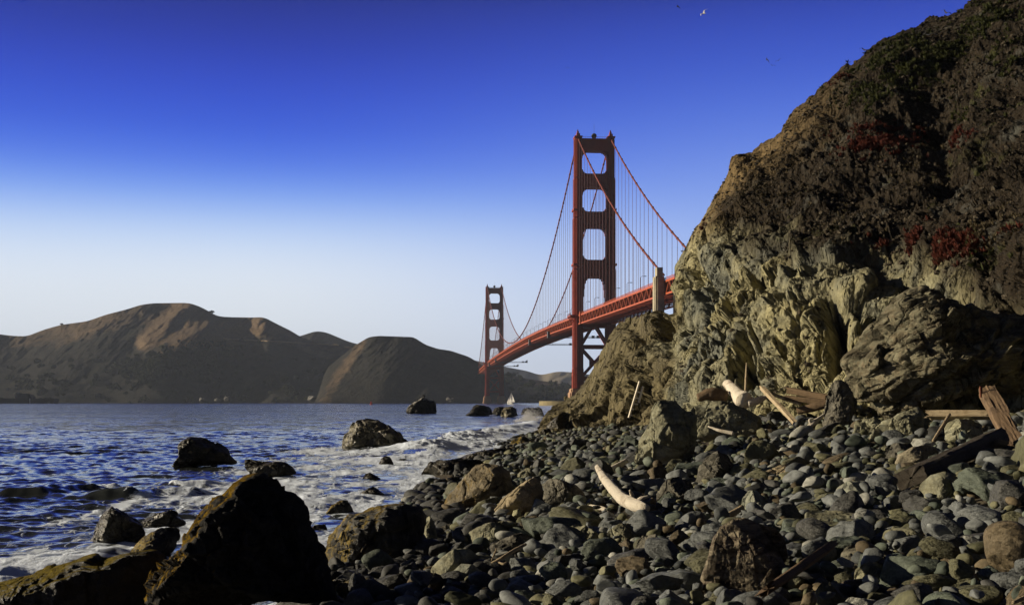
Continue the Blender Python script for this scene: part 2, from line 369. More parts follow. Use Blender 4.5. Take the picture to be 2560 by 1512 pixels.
    for y in (-4.2, 4.2):
        b.beam((-h - 0.5, y, 51), (0, y, 68), 1.6, 3.6, (0, 1, 0)); b.beam((h + 0.5, y + 0.02, 51), (0, y + 0.02, 68), 1.58, 3.6, (0, 1, 0))
        b.box(-h - 0.4, h + 0.4, y - 0.85, y + 0.85, 47, 50.2); b.box(-h - 0.4, h + 0.4, y - 0.85, y + 0.85, 20.5, 24.0)
        b.box(-3.4, 3.4, y - 0.9, y + 0.9, 33.0, 37.5)
    xb(46.5, 24.2)
    b.build('cross_brace', m_orange, tw)
    t = MB(); t.ball((0, 0, 224.2), 2.3, 14, 8); t.box(-0.5, 0.5, -0.5, 0.5, 221, 222.4); t.tube([(0, 0, 226), (0, 0, 234)], 0.09, 5); t.build('beacon', m_dark, tw, True)
    r = MB()
    for y in (-4.7, 4.7):
        r.tube([(-HW + 3, y, 222.6), (HW - 3, y, 222.6)], 0.1, 4)
        for i in range(16): x = -HW + 3 + i * (2 * HW - 6) / 15; r.tube([(x, y, 221.2), (x, y, 222.6)], 0.09, 4)
    r.build('railing', m_orange, tw)
    k = MB()
    for sx in (-1, 1):
        x0, x1 = sorted((sx * (HW + 3.4), sx * (HW + 7.6))); z = zd(y0)
        k.box(x0, x1, -10.5, 10.5, z - 1.6, z - 0.4)
        for yy in np.linspace(-10.3, 10.3, 9): k.beam((sx * (HW + 7.4), yy, z - 0.4), (sx * (HW + 7.4), yy, z + 1.1), 0.16, 0.16)
        k.beam((sx * (HW + 7.4), -10.4, z + 1.1), (sx * (HW + 7.4), 10.4, z + 1.1), 0.2, 0.2)
        for yy in (-7, 0, 7): k.beam((sx * (HW + 4.0), yy, z - 6.5), (sx * (HW + 7.0), yy, z - 1.6), 0.6, 0.6)
    k.build('walkway', m_orange, tw)
    return tw
tower(0.0); tower(SPAN)
# deck
dk = empty('deck'); dk.parent = bridge
rd = MB(); ss = np.linspace(-460, 1640, 141)
for a, b_ in zip(ss[:-1], ss[1:]):
    za, zb = zd(a), zd(b_)
    rd.add([(-13.4, a, za - 0.9), (13.4, a, za - 0.9), (13.4, a, za), (-13.4, a, za), (-13.4, b_, zb - 0.9), (13.4, b_, zb - 0.9), (13.4, b_, zb), (-13.4, b_, zb)],
           [(0, 1, 5, 4), (1, 2, 6, 5), (2, 3, 7, 6), (3, 0, 4, 7)])
rd.build('roadway', m_asph, dk)
TD = 7.6
def truss(x):
    m = MB(); pan = 15.24; n = int(2090 / pan); s0 = -457
    for i in range(n):
        a, b_ = s0 + i * pan, s0 + (i + 1) * pan; za, zb = zd(a), zd(b_)
        m.beam((x, a, za - 0.75), (x, b_, zb - 0.75), 0.8, 1.3); m.beam((x, a, za - TD), (x, b_, zb - TD), 0.8, 1.05)
        mid = (a + b_) / 2; zm = (za + zb) / 2
        m.beam((x, a, za - TD), (x, mid, zm - 0.9), 0.5, 0.62, (1, 0, 0)); m.beam((x, mid, zm - 0.9), (x, b_, zb - TD), 0.5, 0.62, (1, 0, 0))
        m.beam((x, mid, zm - TD), (x, mid, zm - 0.9), 0.22, 0.22); m.beam((x + 0.01, a, za - TD), (x + 0.01, a, za - 0.9), 0.24, 0.24)
    return m.build('truss', m_orange2, dk)
truss(-13.9); truss(13.9)
ub = MB()
for i in range(136):
    s = -449.4 + i * 15.24; z = zd(s); ub.beam((-13.5, s, z - TD + 0.3), (13.5, s, z - TD + 0.3), 0.5, 0.7); ub.beam((-13.5, s, z - 1.6), (13.5, s, z - 1.6), 0.5, 1.3)
    z2 = zd(s + 15.24); ub.beam((-13.5, s, z - TD + 0.32), (13.5, s + 15.24, z2 - TD + 0.32), 0.36, 0.36); ub.beam((13.5, s, z - TD + 0.34), (-13.5, s + 15.24, z2 - TD + 0.34), 0.36, 0.36)
ub.build('floor_beams', m_orange, dk)
def rail(x):
    m = MB()
    for a, b_ in zip(ss[:-1], ss[1:]):
        m.beam((x, a, zd(a) + 1.25), (x, b_, zd(b_) + 1.25), 0.22, 0.22); m.beam((x, a, zd(a) + 0.55), (x, b_, zd(b_) + 0.55), 0.10, 0.3)
    for i in range(680):
        s = -455 + i * 3.05; m.beam((x, s, zd(s)), (x, s, zd(s) + 1.35), 0.2, 0.2)
    return m.build('railing', m_orange2, dk)
rail(-13.75); rail(13.75)
for s in (-22, 22, 1258, 1302):
    for x in (-14.6, 14.6):
        z = zd(s); MB().box(x - 0.5, x + 0.5, s - 1.5, s + 1.5, z - TD - 0.8, z + 1.9).build('expansion_post', m_concrete if s in (22, 1302) else m_orange2, dk)
# cables and suspenders
for x in (-HW, HW):
    cs = np.concatenate([np.linspace(-SIDE, 0, 60), np.linspace(0, SPAN, 160)[1:], np.linspace(SPAN, SPAN + SIDE, 50)[1:]])
    cs = np.unique(np.concatenate([cs] + [s + np.array([-0.9, -0.85, 0.85, 0.9]) for s in np.arange(-330, 1610, 15.24)]))
    ban = np.abs((cs + 330 + 7.62) % 15.24 - 7.62) < 0.87
    m = MB(); m.tube([(x, s, zc(s)) for s in cs], [0.86 if k else 0.60 for k in ban], 8); m.build('main_cable', m_cable, bridge, True)
sus = []
for x in (-HW, HW):
    for s in np.arange(-330, 1610, 15.24):
        if abs(s) < 8 or abs(s - SPAN) < 8: continue
        if zc(s) - zd(s) > 1.6: sus.append((s + 977, x, s))
sus.sort(); rest = MB()
def suspender(m, x, s):
    for d in (-0.32, 0.32): m.tube([(x, s + d, zd(s) - 0.3), (x, s + d, zc(s) - 0.2)], 0.085 if s < 300 else 0.10, 5, False)
for i, (_, x, s) in enumerate(sus):
    m = MB() if i < 100 else rest; suspender(m, x, s)
    if i < 100: m.build('suspender_rope', m_rope, bridge, True)
tag(rest.build('suspender_ropes', m_rope, bridge, True), kind='stuff')
# anchorage pylon at the south end
def pylon(x):
    m = MB(); s = -SIDE
    sx = -1 if x < 0 else 1
    m.box(x - 2.3, x + 2.3, s - 6.5, s + 1.0, 30, 70.2); m.box(x - 1.4, x + 1.8, s - 5.6, s - 0.1, 70.2, 75.0)
    m.box(x - 2.7, x + 2.7, s - 5.2, s - 0.4, 30, 69.4); m.box(x - 1.3, x + 1.3, s - 7.0, s + 1.5, 30, 69.6)
    return m.build('pylon', m_concrete, bridge)
pylon(-17.2); pylon(17.2)
# concrete fender ring round the south tower pier
m = MB(); n = 40
for i in range(n):
    a0, a1 = 2 * math.pi * i / n, 2 * math.pi * (i + 1) / n
    q = []
    for a in (a0, a1):
        for r in (1.0, 0.93):
            for z in (-2.5, 3.6): q.append((math.cos(a) * 46 * r, math.sin(a) * 25 * r, z))
    m.add(q, [(0, 4, 5, 1), (2, 3, 7, 6), (1, 5, 7, 3), (0, 2, 6, 4)])
fo = m.build('tower_fender', m_fender); fo.location = bw(0, 0, 0); fo.rotation_euler = (0, 0, BROT)
tag(fo, 'low yellowish concrete ring wall around the foot of the near bridge tower', 'fender wall')
# street lamps on the deck
lm = MB(); lm.tube([(0, 0, 0), (0, 0, 7.6)], 0.16, 6); lm.tube([(0, 0, 7.5), (0.5, 0, 8.2), (1.4, 0, 8.45), (2.2, 0, 8.4)], 0.12, 6); lm.box(2.0, 3.5, -0.28, 0.28, 8.2, 8.6)
lamp0 = lm.build('street_lamp', m_lampmat)
first = True
for x, rz in ((-13.2, 0.0), (13.2, math.pi)):
    for s in np.arange(-320 if x < 0 else -297, 1260, 46.0):
        if abs(s) < 9: continue
        o = lamp0 if first else lamp0.copy()
        if not first: C.objects.link(o)
        first = False
        o.location = bw(x, s, zd(s)); o.rotation_euler = (0, 0, BROT + rz)
        where = 'right of the front tower' if s < 0 else 'between the two towers'
        edge = 'west' if x < 0 else 'east'
        tag(o, 'slim street lamp on the %s edge of the bridge deck %s' % ('near' if x < 0 else 'far', where), 'street lamp', 'street lamps along the bridge deck')
# maintenance platforms hanging under the deck
for k, (s, ln, lab) in enumerate(((205, 24, 'nearest'), (405, 27, 'second'), (1010, 25, 'third'), (1190, 25, 'fourth'))):
    z = zd(s) - TD - 1.2; m = MB()
    m.box(-16, HW + ln, s - 2.2, s + 2.2, z - 3.0, z - 2.7)
    for y in (s - 2.1, s + 2.1):
        for zz in (z - 1.2, z - 2.0): m.beam((-16, y, zz), (HW + ln, y, zz), 0.12, 0.12)
        for xx in np.arange(-16, HW + ln, 2.6): m.beam((xx, y, z - 2.8), (xx, y, z - 1.0), 0.14, 0.14)
        for xx in np.arange(-16, HW + ln - 2.6, 2.6): m.beam((xx, y, z - 2.8), (xx + 2.6, y, z - 1.1), 0.1, 0.1)
    for xx in (-12, -4, 4, 12): m.beam((xx, s, z - 2.8), (xx, s, z + 1.3), 0.3, 0.3)
    for xx in (HW + ln - 9, HW + ln - 4): m.box(xx, xx + 2.6, s - 1.6, s + 1.6, z - 2.7, z - 0.4)
    m.box(HW + ln - 2, HW + ln, s - 2, s + 2, z - 2.7, z + 1.2); m.box(-16.5, -13.6, s - 3.5, s + 3.5, z - 2.9, z + 3.6)
    o = m.build('maintenance_platform', m_steel); o.location = (BX, BY, 0); o.rotation_euler = (0, 0, BROT)
    lb = {'nearest': 'grey maintenance platform under the deck, nearest to the front tower', 'second': 'grey maintenance platform under the deck jutting far out left of the front tower',
          'third': 'grey maintenance platform under the deck, next but one to the far tower', 'fourth': 'grey maintenance platform under the deck right beside the far tower'}[lab]
    tag(o, lb, 'work platform', 'maintenance platforms under the bridge')
# ------------------------------------------------------------------ headland hills across the strait
def hill_mat(name, grass, scrub, dark, dry=0.5):
    m, t, b = new_mat(name, 0.95, 0.05); tc = N(t, 'ShaderNodeTexCoord'); v = tc.outputs['Object']
    n1 = noise(t, v, 0.006, 8, 0.65, 0.4); n2 = noise(t, v, 0.05, 7, 0.75); n3 = noise(t, v, 0.22, 4, 0.7)
    dr = attr(t, 'dry').outputs['Fac']  # dry grass, plus sunlit spur flanks painted in the grass tone
    mk = ramp(t, [(0.42, (0, 0, 0)), (0.60, (1, 1, 1))], M(t, 'ADD', M(t, 'MULTIPLY', n1, 0.5), M(t, 'ADD', M(t, 'MULTIPLY', n2, 0.25), M(t, 'SUBTRACT', M(t, 'MULTIPLY', dr, 0.6), 0.18))))
    col = mixc(t, mk, mixc(t, ramp(t, [(0.4, (0, 0, 0)), (0.6, (1, 1, 1))], n2), dark, scrub), grass)
    col = mixc(t, 1.0, col, ramp(t, [(0.3, (0.55, 0.55, 0.55)), (0.7, (1.4, 1.4, 1.4))], n3), 'MULTIPLY')
    t.links.new(col, b.inputs['Base Color']); bump(t, b, [(n2, 0.6, 8.0), (n3, 0.8, 4.0)])
    return m
m_hill = hill_mat('hill_scrub', (0.15, 0.108, 0.07), (0.034, 0.032, 0.027), (0.018, 0.018, 0.016))
m_hill2 = hill_mat('far_hill_hazy_scrub', (0.34, 0.29, 0.21), (0.085, 0.092, 0.105), (0.06, 0.066, 0.08))  # distance haze put into the colour: paler grass, blue-grey scrub
def seg_d(px, py, a, b):
    ax, ay = a; bx, by = b; dx, dy = bx - ax, by - ay; L = dx * dx + dy * dy
    t = np.clip(((px - ax) * dx + (py - ay) * dy) / L, 0, 1)
    qx, qy = ax + t * dx, ay + t * dy; s = np.sign((px - qx) * dy - (py - qy) * dx)
    return np.hypot(px - qx, py - qy) * s, t
def hill(name, crest, Y0, Y1, spurs, seed, mat, x0, x1, ncol, nrow, amp=60, dry_lit_f=None, base_py=None, lab=None, hold=1.0):
    cx = np.array([p[0] for p in crest]); cy = np.array([p[1] for p in crest])
    px = np.linspace(x0, x1, ncol); top = np.interp(px, cx, cy)
    k = np.ones(9) / 9; top = np.convolve(np.pad(top, 4, 'edge'), k, 'valid')
    t = np.linspace(-0.02, 1, nrow)
    PX, T = np.meshgrid(px, t); TOP = np.tile(top, (nrow, 1))
    base = HY + CZ * F / Y0
    PY = base + (TOP - base) * T
    Y = Y0 + (Y1 - Y0) * np.clip(T, 0, 1) ** hold
    q = np.stack([(PX.ravel() + 1.0 * (PY.ravel() - 900)) / 105, (PY.ravel() - 0.25 * PX.ravel()) / 150, np.zeros(PX.size)], 1)
    env = (np.clip(T, 0, 1) * (1 - 0.25 * T)).ravel()
    Yf = Y.ravel() + amp * env * (1.1 * ridged(q, 6, seed, 0.5) + 0.5 * ridged(q * 3.1 + 5, 4, seed + 9, 0.55) + 0.22 * ridged(q * 9 + 2, 3, seed + 19, 0.5))
    DRY_LIT = np.zeros(PX.size)
    for a, b, am, wd, wr in spurs:            # left flank width wd, right flank width wr: a sharp spur
        d, tt = seg_d(PX.ravel(), PY.ravel(), a, b)
        sh = np.where(d < 0, np.exp(-(d / wd) ** 2), np.exp(-(d / wr) ** 2)); Yf -= am * sh
    if dry_lit_f is not None: DRY_LIT = dry_lit_f(PX.ravel(), PY.ravel(), T.ravel())
    X = (PX.ravel() - CX) / F * Yf; Z = CZ + (HY - PY.ravel()) / F * Yf
    # roll the crest over to a back slope
    V = np.stack([X, Yf, Z], 1).reshape(nrow, ncol, 3)
    last = V[-1]; back = []
    for j in range(1, 9):
        b_ = last.copy(); b_[:, 1] += j * 60; b_[:, 0] *= 1 + j * 60 / last[:, 1]; b_[:, 2] = np.maximum(last[:, 2] - 1.2 * j * j - 2, -5); back.append(b_)
    end = back[-1].copy(); end[:, 1] += 300; end[:, 2] = -5; back.append(end)
    V = np.concatenate([V, np.stack(back)], 0); n2 = V.shape[0]
    v = V.reshape(-1, 3); f = grid_faces(n2, ncol)
    dry = np.concatenate([DRY_LIT, np.zeros(ncol * 9)])
    o = link(name, mesh_np(name, v, f, mat, True, {'dry': dry})); tag(o, kind='structure')
    return dict(px=PX.ravel(), py=PY.ravel(), v=np.stack([X, Yf, Z], 1), o=o)
def near(h, px, py):
    i = np.argmin((h['px'] - px) ** 2 + (h['py'] - py) ** 2); return h['v'][i]
hm = hill('hills', D([(-420, 900), (-200, 850), (-60, 815), (0, 820), (30, 824), (66, 825), (110, 808), (150, 797), (215, 788), (260, 772), (315, 758), (345, 748), (375, 744), (458, 743), (475, 746), (505, 759), (522, 770), (535, 776), (560, 778), (620, 779), (648, 778), (680, 795), (715, 812), (740, 828), (790, 842), (830, 848), (900, 856), (1000, 870), (1300, 930), (1500, 960)]),
     2780, 3500, [((480, 765), (370, 855), 95, 26, 60), ((545, 800), (400, 900), 80, 30, 70), ((640, 800), (420, 890), 70, 40, 90), ((665, 800), (700, 1000), 90, 40, 130), ((350, 780), (230, 860), 60, 50, 90), ((250, 800), (120, 960), 70, 60, 110), ((450, 900), (350, 1000), 60, 60, 90)], 11, m_hill, -420, 1500, 640, 200, 55,
     lambda x, y, t: sst(0.45, 0.95, t) * 0.55 + 0.75 * np.exp(-(seg_d(x, y, (490, 765), (360, 858))[0] / 26) ** 2) + 0.7 * np.exp(-(seg_d(x, y, (560, 800), (395, 900))[0] / 24) ** 2) + 0.45 * np.exp(-(seg_d(x, y, (660, 800), (520, 870))[0] / 40) ** 2))  # dry grass towards the crest; sunlit spur flanks painted as pale streaks
hb = hill('hill_behind', D([(600, 860), (735, 825), (775, 812), (800, 815), (855, 838), (900, 850), (1000, 880)]), 3700, 4100, [], 21, m_hill, 640, 1000, 120, 50, 50, lambda x, y, t: 0.35 * t)
hl = hill('headland_hill', D([(700, 990), (775, 985), (800, 905), (830, 880), (870, 848), (905, 827), (930, 824), (1015, 827), (1045, 846), (1075, 856), (1105, 860), (1150, 875), (1175, 890), (1195, 903), (1215, 905), (1232, 912), (1245, 945), (1252, 987), (1262, 990)]),
     2420, 2720, [((905, 850), (800, 1000), 75, 20, 150), ((1000, 870), (960, 1000), 50, 60, 90), ((1090, 890), (1070, 1000), 40, 40, 60)], 31, m_hill, 713, 1285, 300, 130, 38,
     lambda x, y, t: 0.55 * np.exp(-(seg_d(x + 9 * fbm(np.stack([x / 20, y / 20, 0 * x], 1), 3, 5), y, (908, 850), (812, 1000))[0] / 24) ** 2), hold=1.1)  # sunlit left flank of the headland ridge painted into the colour
hf1 = hill('far_hills', D([(1100, 870), (1170, 885), (1240, 900), (1300, 911), (1322, 921), (1340, 918), (1365, 911), (1420, 914), (1500, 930), (1650, 940), (2100, 930)]), 4300, 5600, [((1350, 950), (1320, 985), 150, 40, 60), ((1260, 935), (1340, 1000), 160, 60, 60)], 41, m_hill2, 1120, 2140, 260, 70, 80,
     lambda x, y, t: 0.75 * sst(1325, 1370, x) * sst(0.35, 0.75, t) + 0.1)
# wood on the slope: many dark crowns read as one mass
rng = np.random.default_rng(5)
m_wood = plain('wood_foliage', (0.022, 0.026, 0.014), 0.95, 0.4, 0.05, 0.05)
def leafball(seed, n=60, cards=0.34):
    r = np.random.default_rng(seed); v = []; f = []
    for i in range(n):
        d = r.normal(size=3); d /= np.linalg.norm(d); p = d * r.uniform(0.45, 1.0) * np.array([1, 1, 0.9])
        a = r.normal(size=3); a /= np.linalg.norm(a); b = np.cross(a, d); b /= max(1e-6, np.linalg.norm(b)); s = r.uniform(0.6, 1.2) * cards
        k = len(v); v += [p + a * s, p + b * s, p - a * s, p - b * s]; f.append((k, k + 1, k + 2, k + 3))
    return np.array(v), np.array(f)
def multi(pts, scl, protos, rng):
    vs, fs, k = [], [], 0
    for p, s in zip(pts, scl):
        v, f = protos[rng.integers(len(protos))]; a = rng.uniform(0, 6.28); c, n = math.cos(a), math.sin(a)
        q = v.copy(); q = np.stack([q[:, 0] * c - q[:, 1] * n, q[:, 0] * n + q[:, 1] * c, q[:, 2]], 1) * s + p
        vs.append(q); fs.append(f + k); k += len(q)
    return np.concatenate(vs), np.concatenate(fs)
protos = [leafball(i, 40) for i in range(5)]
sel = []
for i in range(len(hm['px'])):
    x, y = hm['px'][i], hm['py'][i]
    c = 0.9 * math.exp(-((x - 470) / 95) ** 2 - ((y - (905 - (x - 470) * 0.18)) / 26) ** 2) + 0.5 * math.exp(-((x - 360) / 40) ** 2 - ((y - 925) / 22) ** 2) + 0.03 * (y > 900)
    if rng.random() < c * 0.22: sel.append(i)
pts = hm['v'][sel] + np.array([0, -4, 3]); v, f = multi(pts, rng.uniform(5, 12, len(sel)), protos, rng)
tag(link('hillside_wood', mesh_np('hillside_wood', v, f, m_wood, False)), 'dark wooded belt of trees on the slope below the hill crest', 'wood', kind='stuff')
# single trees on the skyline
m_bark = plain('bark', (0.05, 0.04, 0.03), 0.9)
def far_tree(h, px, py, s, lab, seed):
    p = near(h, px, py); e = empty('tree', p); tag(e, lab, 'tree', 'lone trees on the far hill skyline')
    m = MB(); m.tube([(0, 0, -5), (0.3, 0, s * 0.2), (0.2, 0, s * 0.5)], [s * 0.13, s * 0.09, s * 0.04], 6); m.build('trunk', m_bark, e)
    v, f = leafball(seed, 90, 0.3); v = v * np.array([s * 0.95, s * 0.9, s * 0.55]) + np.array([0, 0, s * 0.42])
    link('crown', mesh_np('crown', v, f, m_wood, False), e)
far_tree(hm, 531, 782, 9, 'small round tree on the saddle of the main hill crest', 3)
far_tree(hm, 154, 812, 6, 'tiny tree on the left shoulder of the hill crest', 4)
far_tree(hm, 884, 870, 11, 'broad tree on the skyline left of the rounded headland', 5)
far_tree(hm, 897, 868, 13, 'tall tree on the skyline touching the rounded headland', 6)
# hill road cut
m_road = plain('road_dust', (0.30, 0.22, 0.14), 0.95)
m = MB(); pp = []
for px in np.arange(560, 850, 6): q = near(hm, px, 848 + (px - 560) * 0.055); pp.append((q[0], q[1] - 6, q[2] + 1))
m.tube(pp, 2.2, 5); tag(m.build('hill_road', m_road, None, True), kind='structure')
# houses on the far shore
m_hw = plain('house_white', (0.62, 0.60, 0.55), 0.7, 0.05); m_hr = plain('house_roof', (0.22, 0.06, 0.035), 0.8); m_gl = plain('house_glass', (0.04, 0.05, 0.06), 0.2)
def house(px, py, L, Wd, H, lab, roof=m_hr, rz=0.3):
    p = near(hf1, px, py); e = empty('house', (p[0], p[1] - 25, p[2] - 1), rz); tag(e, lab, 'house', 'houses on the far shore')
    m = MB(); m.box(-L / 2, L / 2, -Wd / 2, Wd / 2, -6, H); m.build('wall', m_hw, e)
    r = MB(); r.add([(-L / 2 - 1, -Wd / 2 - 1, H + .05), (L / 2 + 1, -Wd / 2 - 1, H + .05), (L / 2 + 1, Wd / 2 + 1, H + .05), (-L / 2 - 1, Wd / 2 + 1, H + .05), (-L / 2 - 1, 0, H + Wd * .35), (L / 2 + 1, 0, H + Wd * .35)],
                    [(0, 1, 5, 4), (2, 3, 4, 5), (0, 4, 3), (1, 2, 5), (3, 2, 1, 0)]); r.build('roof', roof, e)
    g = 4
    for i in range(g): x = -L / 2 + (i + 0.5) * L / g; MB().box(x - 1, x + 1, -Wd / 2 - 0.12, -Wd / 2 + 0.02, H * .35, H * .7).build('window', m_gl, e)
house(1366, 992, 14, 10, 11, 'tall white house on the far shore left of the near bridge tower')
house(1375, 993, 18, 12, 9, 'white house with red roof, second from left on the far shore')
house(1381, 1000, 46, 14, 7, 'long low pale building at the far waterside', m_hw, 0.1)
house(1340, 1000, 22, 12, 6, 'small pale house low on the far shore behind the sailboat', m_hr, 0.2)
# ------------------------------------------------------------------ vessels
m_hull = plain('ship_black', (0.012, 0.012, 0.012), 0.6); m_sup = plain('ship_grey', (0.025, 0.025, 0.027), 0.6); m_tan = plain('ship_tan', (0.55, 0.48, 0.30), 0.7)
Ys = 2150; k = Ys / F; X = lambda px: (px - CX) * k
zz = lambda py: CZ + (HY - py) * k
sh = empty('cargo_ship', ((X(0)), Ys, 0)); tag(sh, 'long dark cargo ship lying low on the water below the hills', 'ship')
o0 = X(0)
prof = [(X(-260) - o0, -2), (X(-285) - o0, zz(990)), (X(-250) - o0, zz(994)), (X(126) - o0, zz(995.5)), (X(142) - o0, zz(995.5)), (X(142) - o0, zz(1000)), (X(140) - o0, zz(1009)), (X(132) - o0, zz(1009)), (X(130) - o0, zz(1004)), (X(115) - o0, zz(1008)), (X(110) - o0, -2)]
m = MB(); n = len(prof)
m.add([(x, -11, z) for x, z in prof] + [(x, 11, z) for x, z in prof], [tuple(range(n)), tuple(range(2 * n - 1, n - 1, -1))] + [(i, (i + 1) % n, n + (i + 1) % n, n + i) for i in range(n)]); m.build('hull', m_hull, sh)
m = MB(); m.box(X(41) - o0, X(84) - o0, -9, 9, zz(996), zz(990)); m.box(X(44) - o0, X(80) - o0, -8, 8, zz(990), zz(986)); m.box(X(45) - o0, X(60) - o0, -7, 7, zz(986), zz(983.5)); m.box(X(65) - o0, X(70) - o0, -4, 4, zz(986), zz(984)); m.box(X(72) - o0, X(76) - o0, -4, 4, zz(986), zz(984.5)); m.build('deckhouse', m_sup, sh)
m = MB(); m.box(X(40.2) - o0, X(43) - o0, -9.3, -5, zz(996), zz(983.5)); m.build('funnel', m_tan, sh)
m = MB(); m.tube([(X(47) - o0, 0, zz(984)), (X(47) - o0, 0, zz(981))], 0.4, 5); m.tube([(X(17) - o0, 0, zz(995)), (X(17) - o0, 0, zz(988))], 0.35, 5); m.tube([(X(-60) - o0, 0, zz(995)), (X(-60) - o0, 0, zz(985))], 0.4, 5); m.build('mast', m_sup, sh)
m = MB(); m.box(X(80) - o0, X(81.6) - o0, -11.3, -10.95, 0.3, zz(995.5)); m.build('draught_stripe', m_white, sh)
m = MB()
for px in np.arange(86, 140, 5.5): m.beam((X(px) - o0, -10.6, zz(995.5)), (X(px) - o0, -10.6, zz(994)), 0.25, 0.25)
m.beam((X(86) - o0, -10.6, zz(994)), (X(139) - o0, -10.6, zz(994)), 0.2, 0.2); m.box(X(113) - o0, X(118) - o0, -4, 4, zz(995.5), zz(993)); m.box(X(126) - o0, X(129) - o0, -3, 3, zz(995.5), zz(992)); m.box(X(100) - o0, X(106) - o0, -3, 3, zz(995.5), zz(994.3)); m.build('deck_gear', m_sup, sh)
# sailing boat
Yb = 1500.0; k = Yb / F
sb = empty('sailboat', ((1277 - CX) * k, Yb, 0), -0.6); tag(sb, 'small white sailboat with both sails up below the bridge deck', 'sailboat')
H = 15.5; pl = [(-5.6, 0, 1.15), (-3.2, 1.15, 1.1), (0, 1.7, 1.0), (3.6, 1.35, 1.05), (4.6, 0.9, 1.1)]
m = MB(); up = [(x, -y, z) for x, y, z in pl] + [(x, y, z) for x, y, z in reversed(pl) if y > 0]
lo = [(x * 0.9, y * 0.55, -0.35) for x, y, z in up]; n = len(up)
m.add(up + lo, [tuple(range(n)), tuple(range(2 * n - 1, n - 1, -1))] + [(i, (i + 1) % n, n + (i + 1) % n, n + i) for i in range(n)]); m.build('hull', m_white, sb)
m = MB(); m.box(-1.2, 2.2, -0.8, 0.8, 1.05, 1.6); m.build('cabin', m_white, sb)
MB().tube([(0.3, 0, 1), (0.3, 0, H)], 0.12, 6).build('mast', m_steel, sb); MB().tube([(0.3, 0, 2.0), (6.3, 0.9, 2.1)], 0.1, 6).build('boom', m_steel, sb)
m_sail = plain('sail_cloth', (0.82, 0.80, 0.76), 0.8, 0.04)
def sail(name, A, B, Cc, belly):
    m = MB(); n = 8; v = []; f = []
    A, B, Cc = Vector(A), Vector(B), Vector(Cc)
    for i in range(n + 1):
        for j in range(n + 1):
            u = i / n; w_ = j / n; p = A * u + (B * (1 - w_) + Cc * w_) * (1 - u); p.y += belly * math.sin(math.pi * u) * math.sin(math.pi * w_); v.append(p)
    for i in range(n):
        for j in range(n): f.append((i * (n + 1) + j, i * (n + 1) + j + 1, (i + 1) * (n + 1) + j + 1, (i + 1) * (n + 1) + j))
    m.add(v, f); o = m.build(name, m_sail, sb, True); md = o.modifiers.new('thick', 'SOLIDIFY'); md.thickness = 0.03
sail('mainsail', (0.35, 0, H - 0.2), (0.4, 0, 2.2), (6.2, 0.9, 2.3), 0.7); sail('jib', (0.2, 0, H - 1.5), (-6.2, 0, 1.4), (1.0, 0.9, 1.7), 0.6)
# red buoy
Yq = 1150.0; k = Yq / F; m_red = plain('buoy_red', (0.33, 0.03, 0.02), 0.5)
bu = empty('buoy', ((928 - CX) * k, Yq, 0)); tag(bu, 'small red channel buoy floating on the open water below the hills', 'buoy')
MB().tube([(0, 0, -0.5), (0, 0, 0.9)], 1.35, 12).build('float', m_red, bu)
m = MB()
for a in range(4): t = a * math.pi / 2 + 0.4; m.beam((1.1 * math.cos(t), 1.1 * math.sin(t), 0.9), (0.3 * math.cos(t), 0.3 * math.sin(t), 3.4), 0.3, 0.3)
m.tube([(0, 0, 0.9), (0, 0, 2.4)], [0.8, 0.5], 8); m.build('tower_frame', m_red, bu); MB().tube([(0, 0, 3.3), (0, 0, 4.0)], 0.25, 8).build('lantern', m_dark, bu)
# ------------------------------------------------------------------ beach terrain
SHY = [0, 12, 20, 25, 32, 45, 60, 76, 100, 133, 200, 300]; SHX = [-3.4, -3.4, -3.0, -2.6, -3.0, -3.2, -2.2, -0.9, 0.8, 2.9, 7.5, 15]
def shore_x(Y): return np.interp(Y, SHY, SHX)
def beach_z(X, Y):
    X, Y = np.atleast_1d(np.asarray(X, float)), np.atleast_1d(np.asarray(Y, float))
    d = X - shore_x(Y)
    z = np.where(d > 0, 0.16 * np.minimum(d, 13) + 0.05 * np.maximum(d - 13, 0), np.maximum(0.22 * d, -3))
    q = np.stack([X * 0.42, Y * 0.42, 0 * X], 1)
    return z + 0.13 * fbm(q, 3, 77) * sst(-1, 1.5, d)
def bz(x, y): return float(beach_z(x, y)[0])
def hit(px, py, zoff=0.0):
    Y = np.linspace(8, 260, 5000); X = (px - CX) / F * Y; Z = CZ + (HY - py) / F * Y
    g = Z <= beach_z(X, Y) + zoff
    i = np.argmax(g) if g.any() else len(Y) - 1
    return float(Y[i])
gx = np.concatenate([np.linspace(-60, -8, 40), np.linspace(-7.7, 34, 160)]); gy = np.concatenate([np.linspace(2, 60, 220), np.linspace(61, 320, 120)])
GX, GY = np.meshgrid(gx, gy); GZ = beach_z(GX.ravel(), GY.ravel()) - 0.02
m_sand, t, b = new_mat('dark_sand', 0.9, 0.2); tcx = N(t, 'ShaderNodeTexCoord')
n1 = noise(t, tcx.outputs['Object'], 0.8, 6); n2 = noise(t, tcx.outputs['Object'], 26, 6, 0.7); vv = N(t, 'ShaderNodeTexVoronoi'); vv.inputs['Scale'].default_value = 14; t.links.new(tcx.outputs['Object'], vv.inputs['Vector'])
cg = mixc(t, vv.outputs['Distance'], (0.05, 0.043, 0.032), (0.10, 0.088, 0.062)); t.links.new(mixc(t, n1, cg, (0.075, 0.06, 0.04)), b.inputs['Base Color']); bump(t, b, [(n2, 0.7, 0.03), (vv.outputs['Distance'], 0.8, -0.04)])
tag(link('beach', mesh_np('beach', np.stack([GX.ravel(), GY.ravel(), GZ], 1), grid_faces(len(gy), len(gx)), m_sand)), kind='structure')
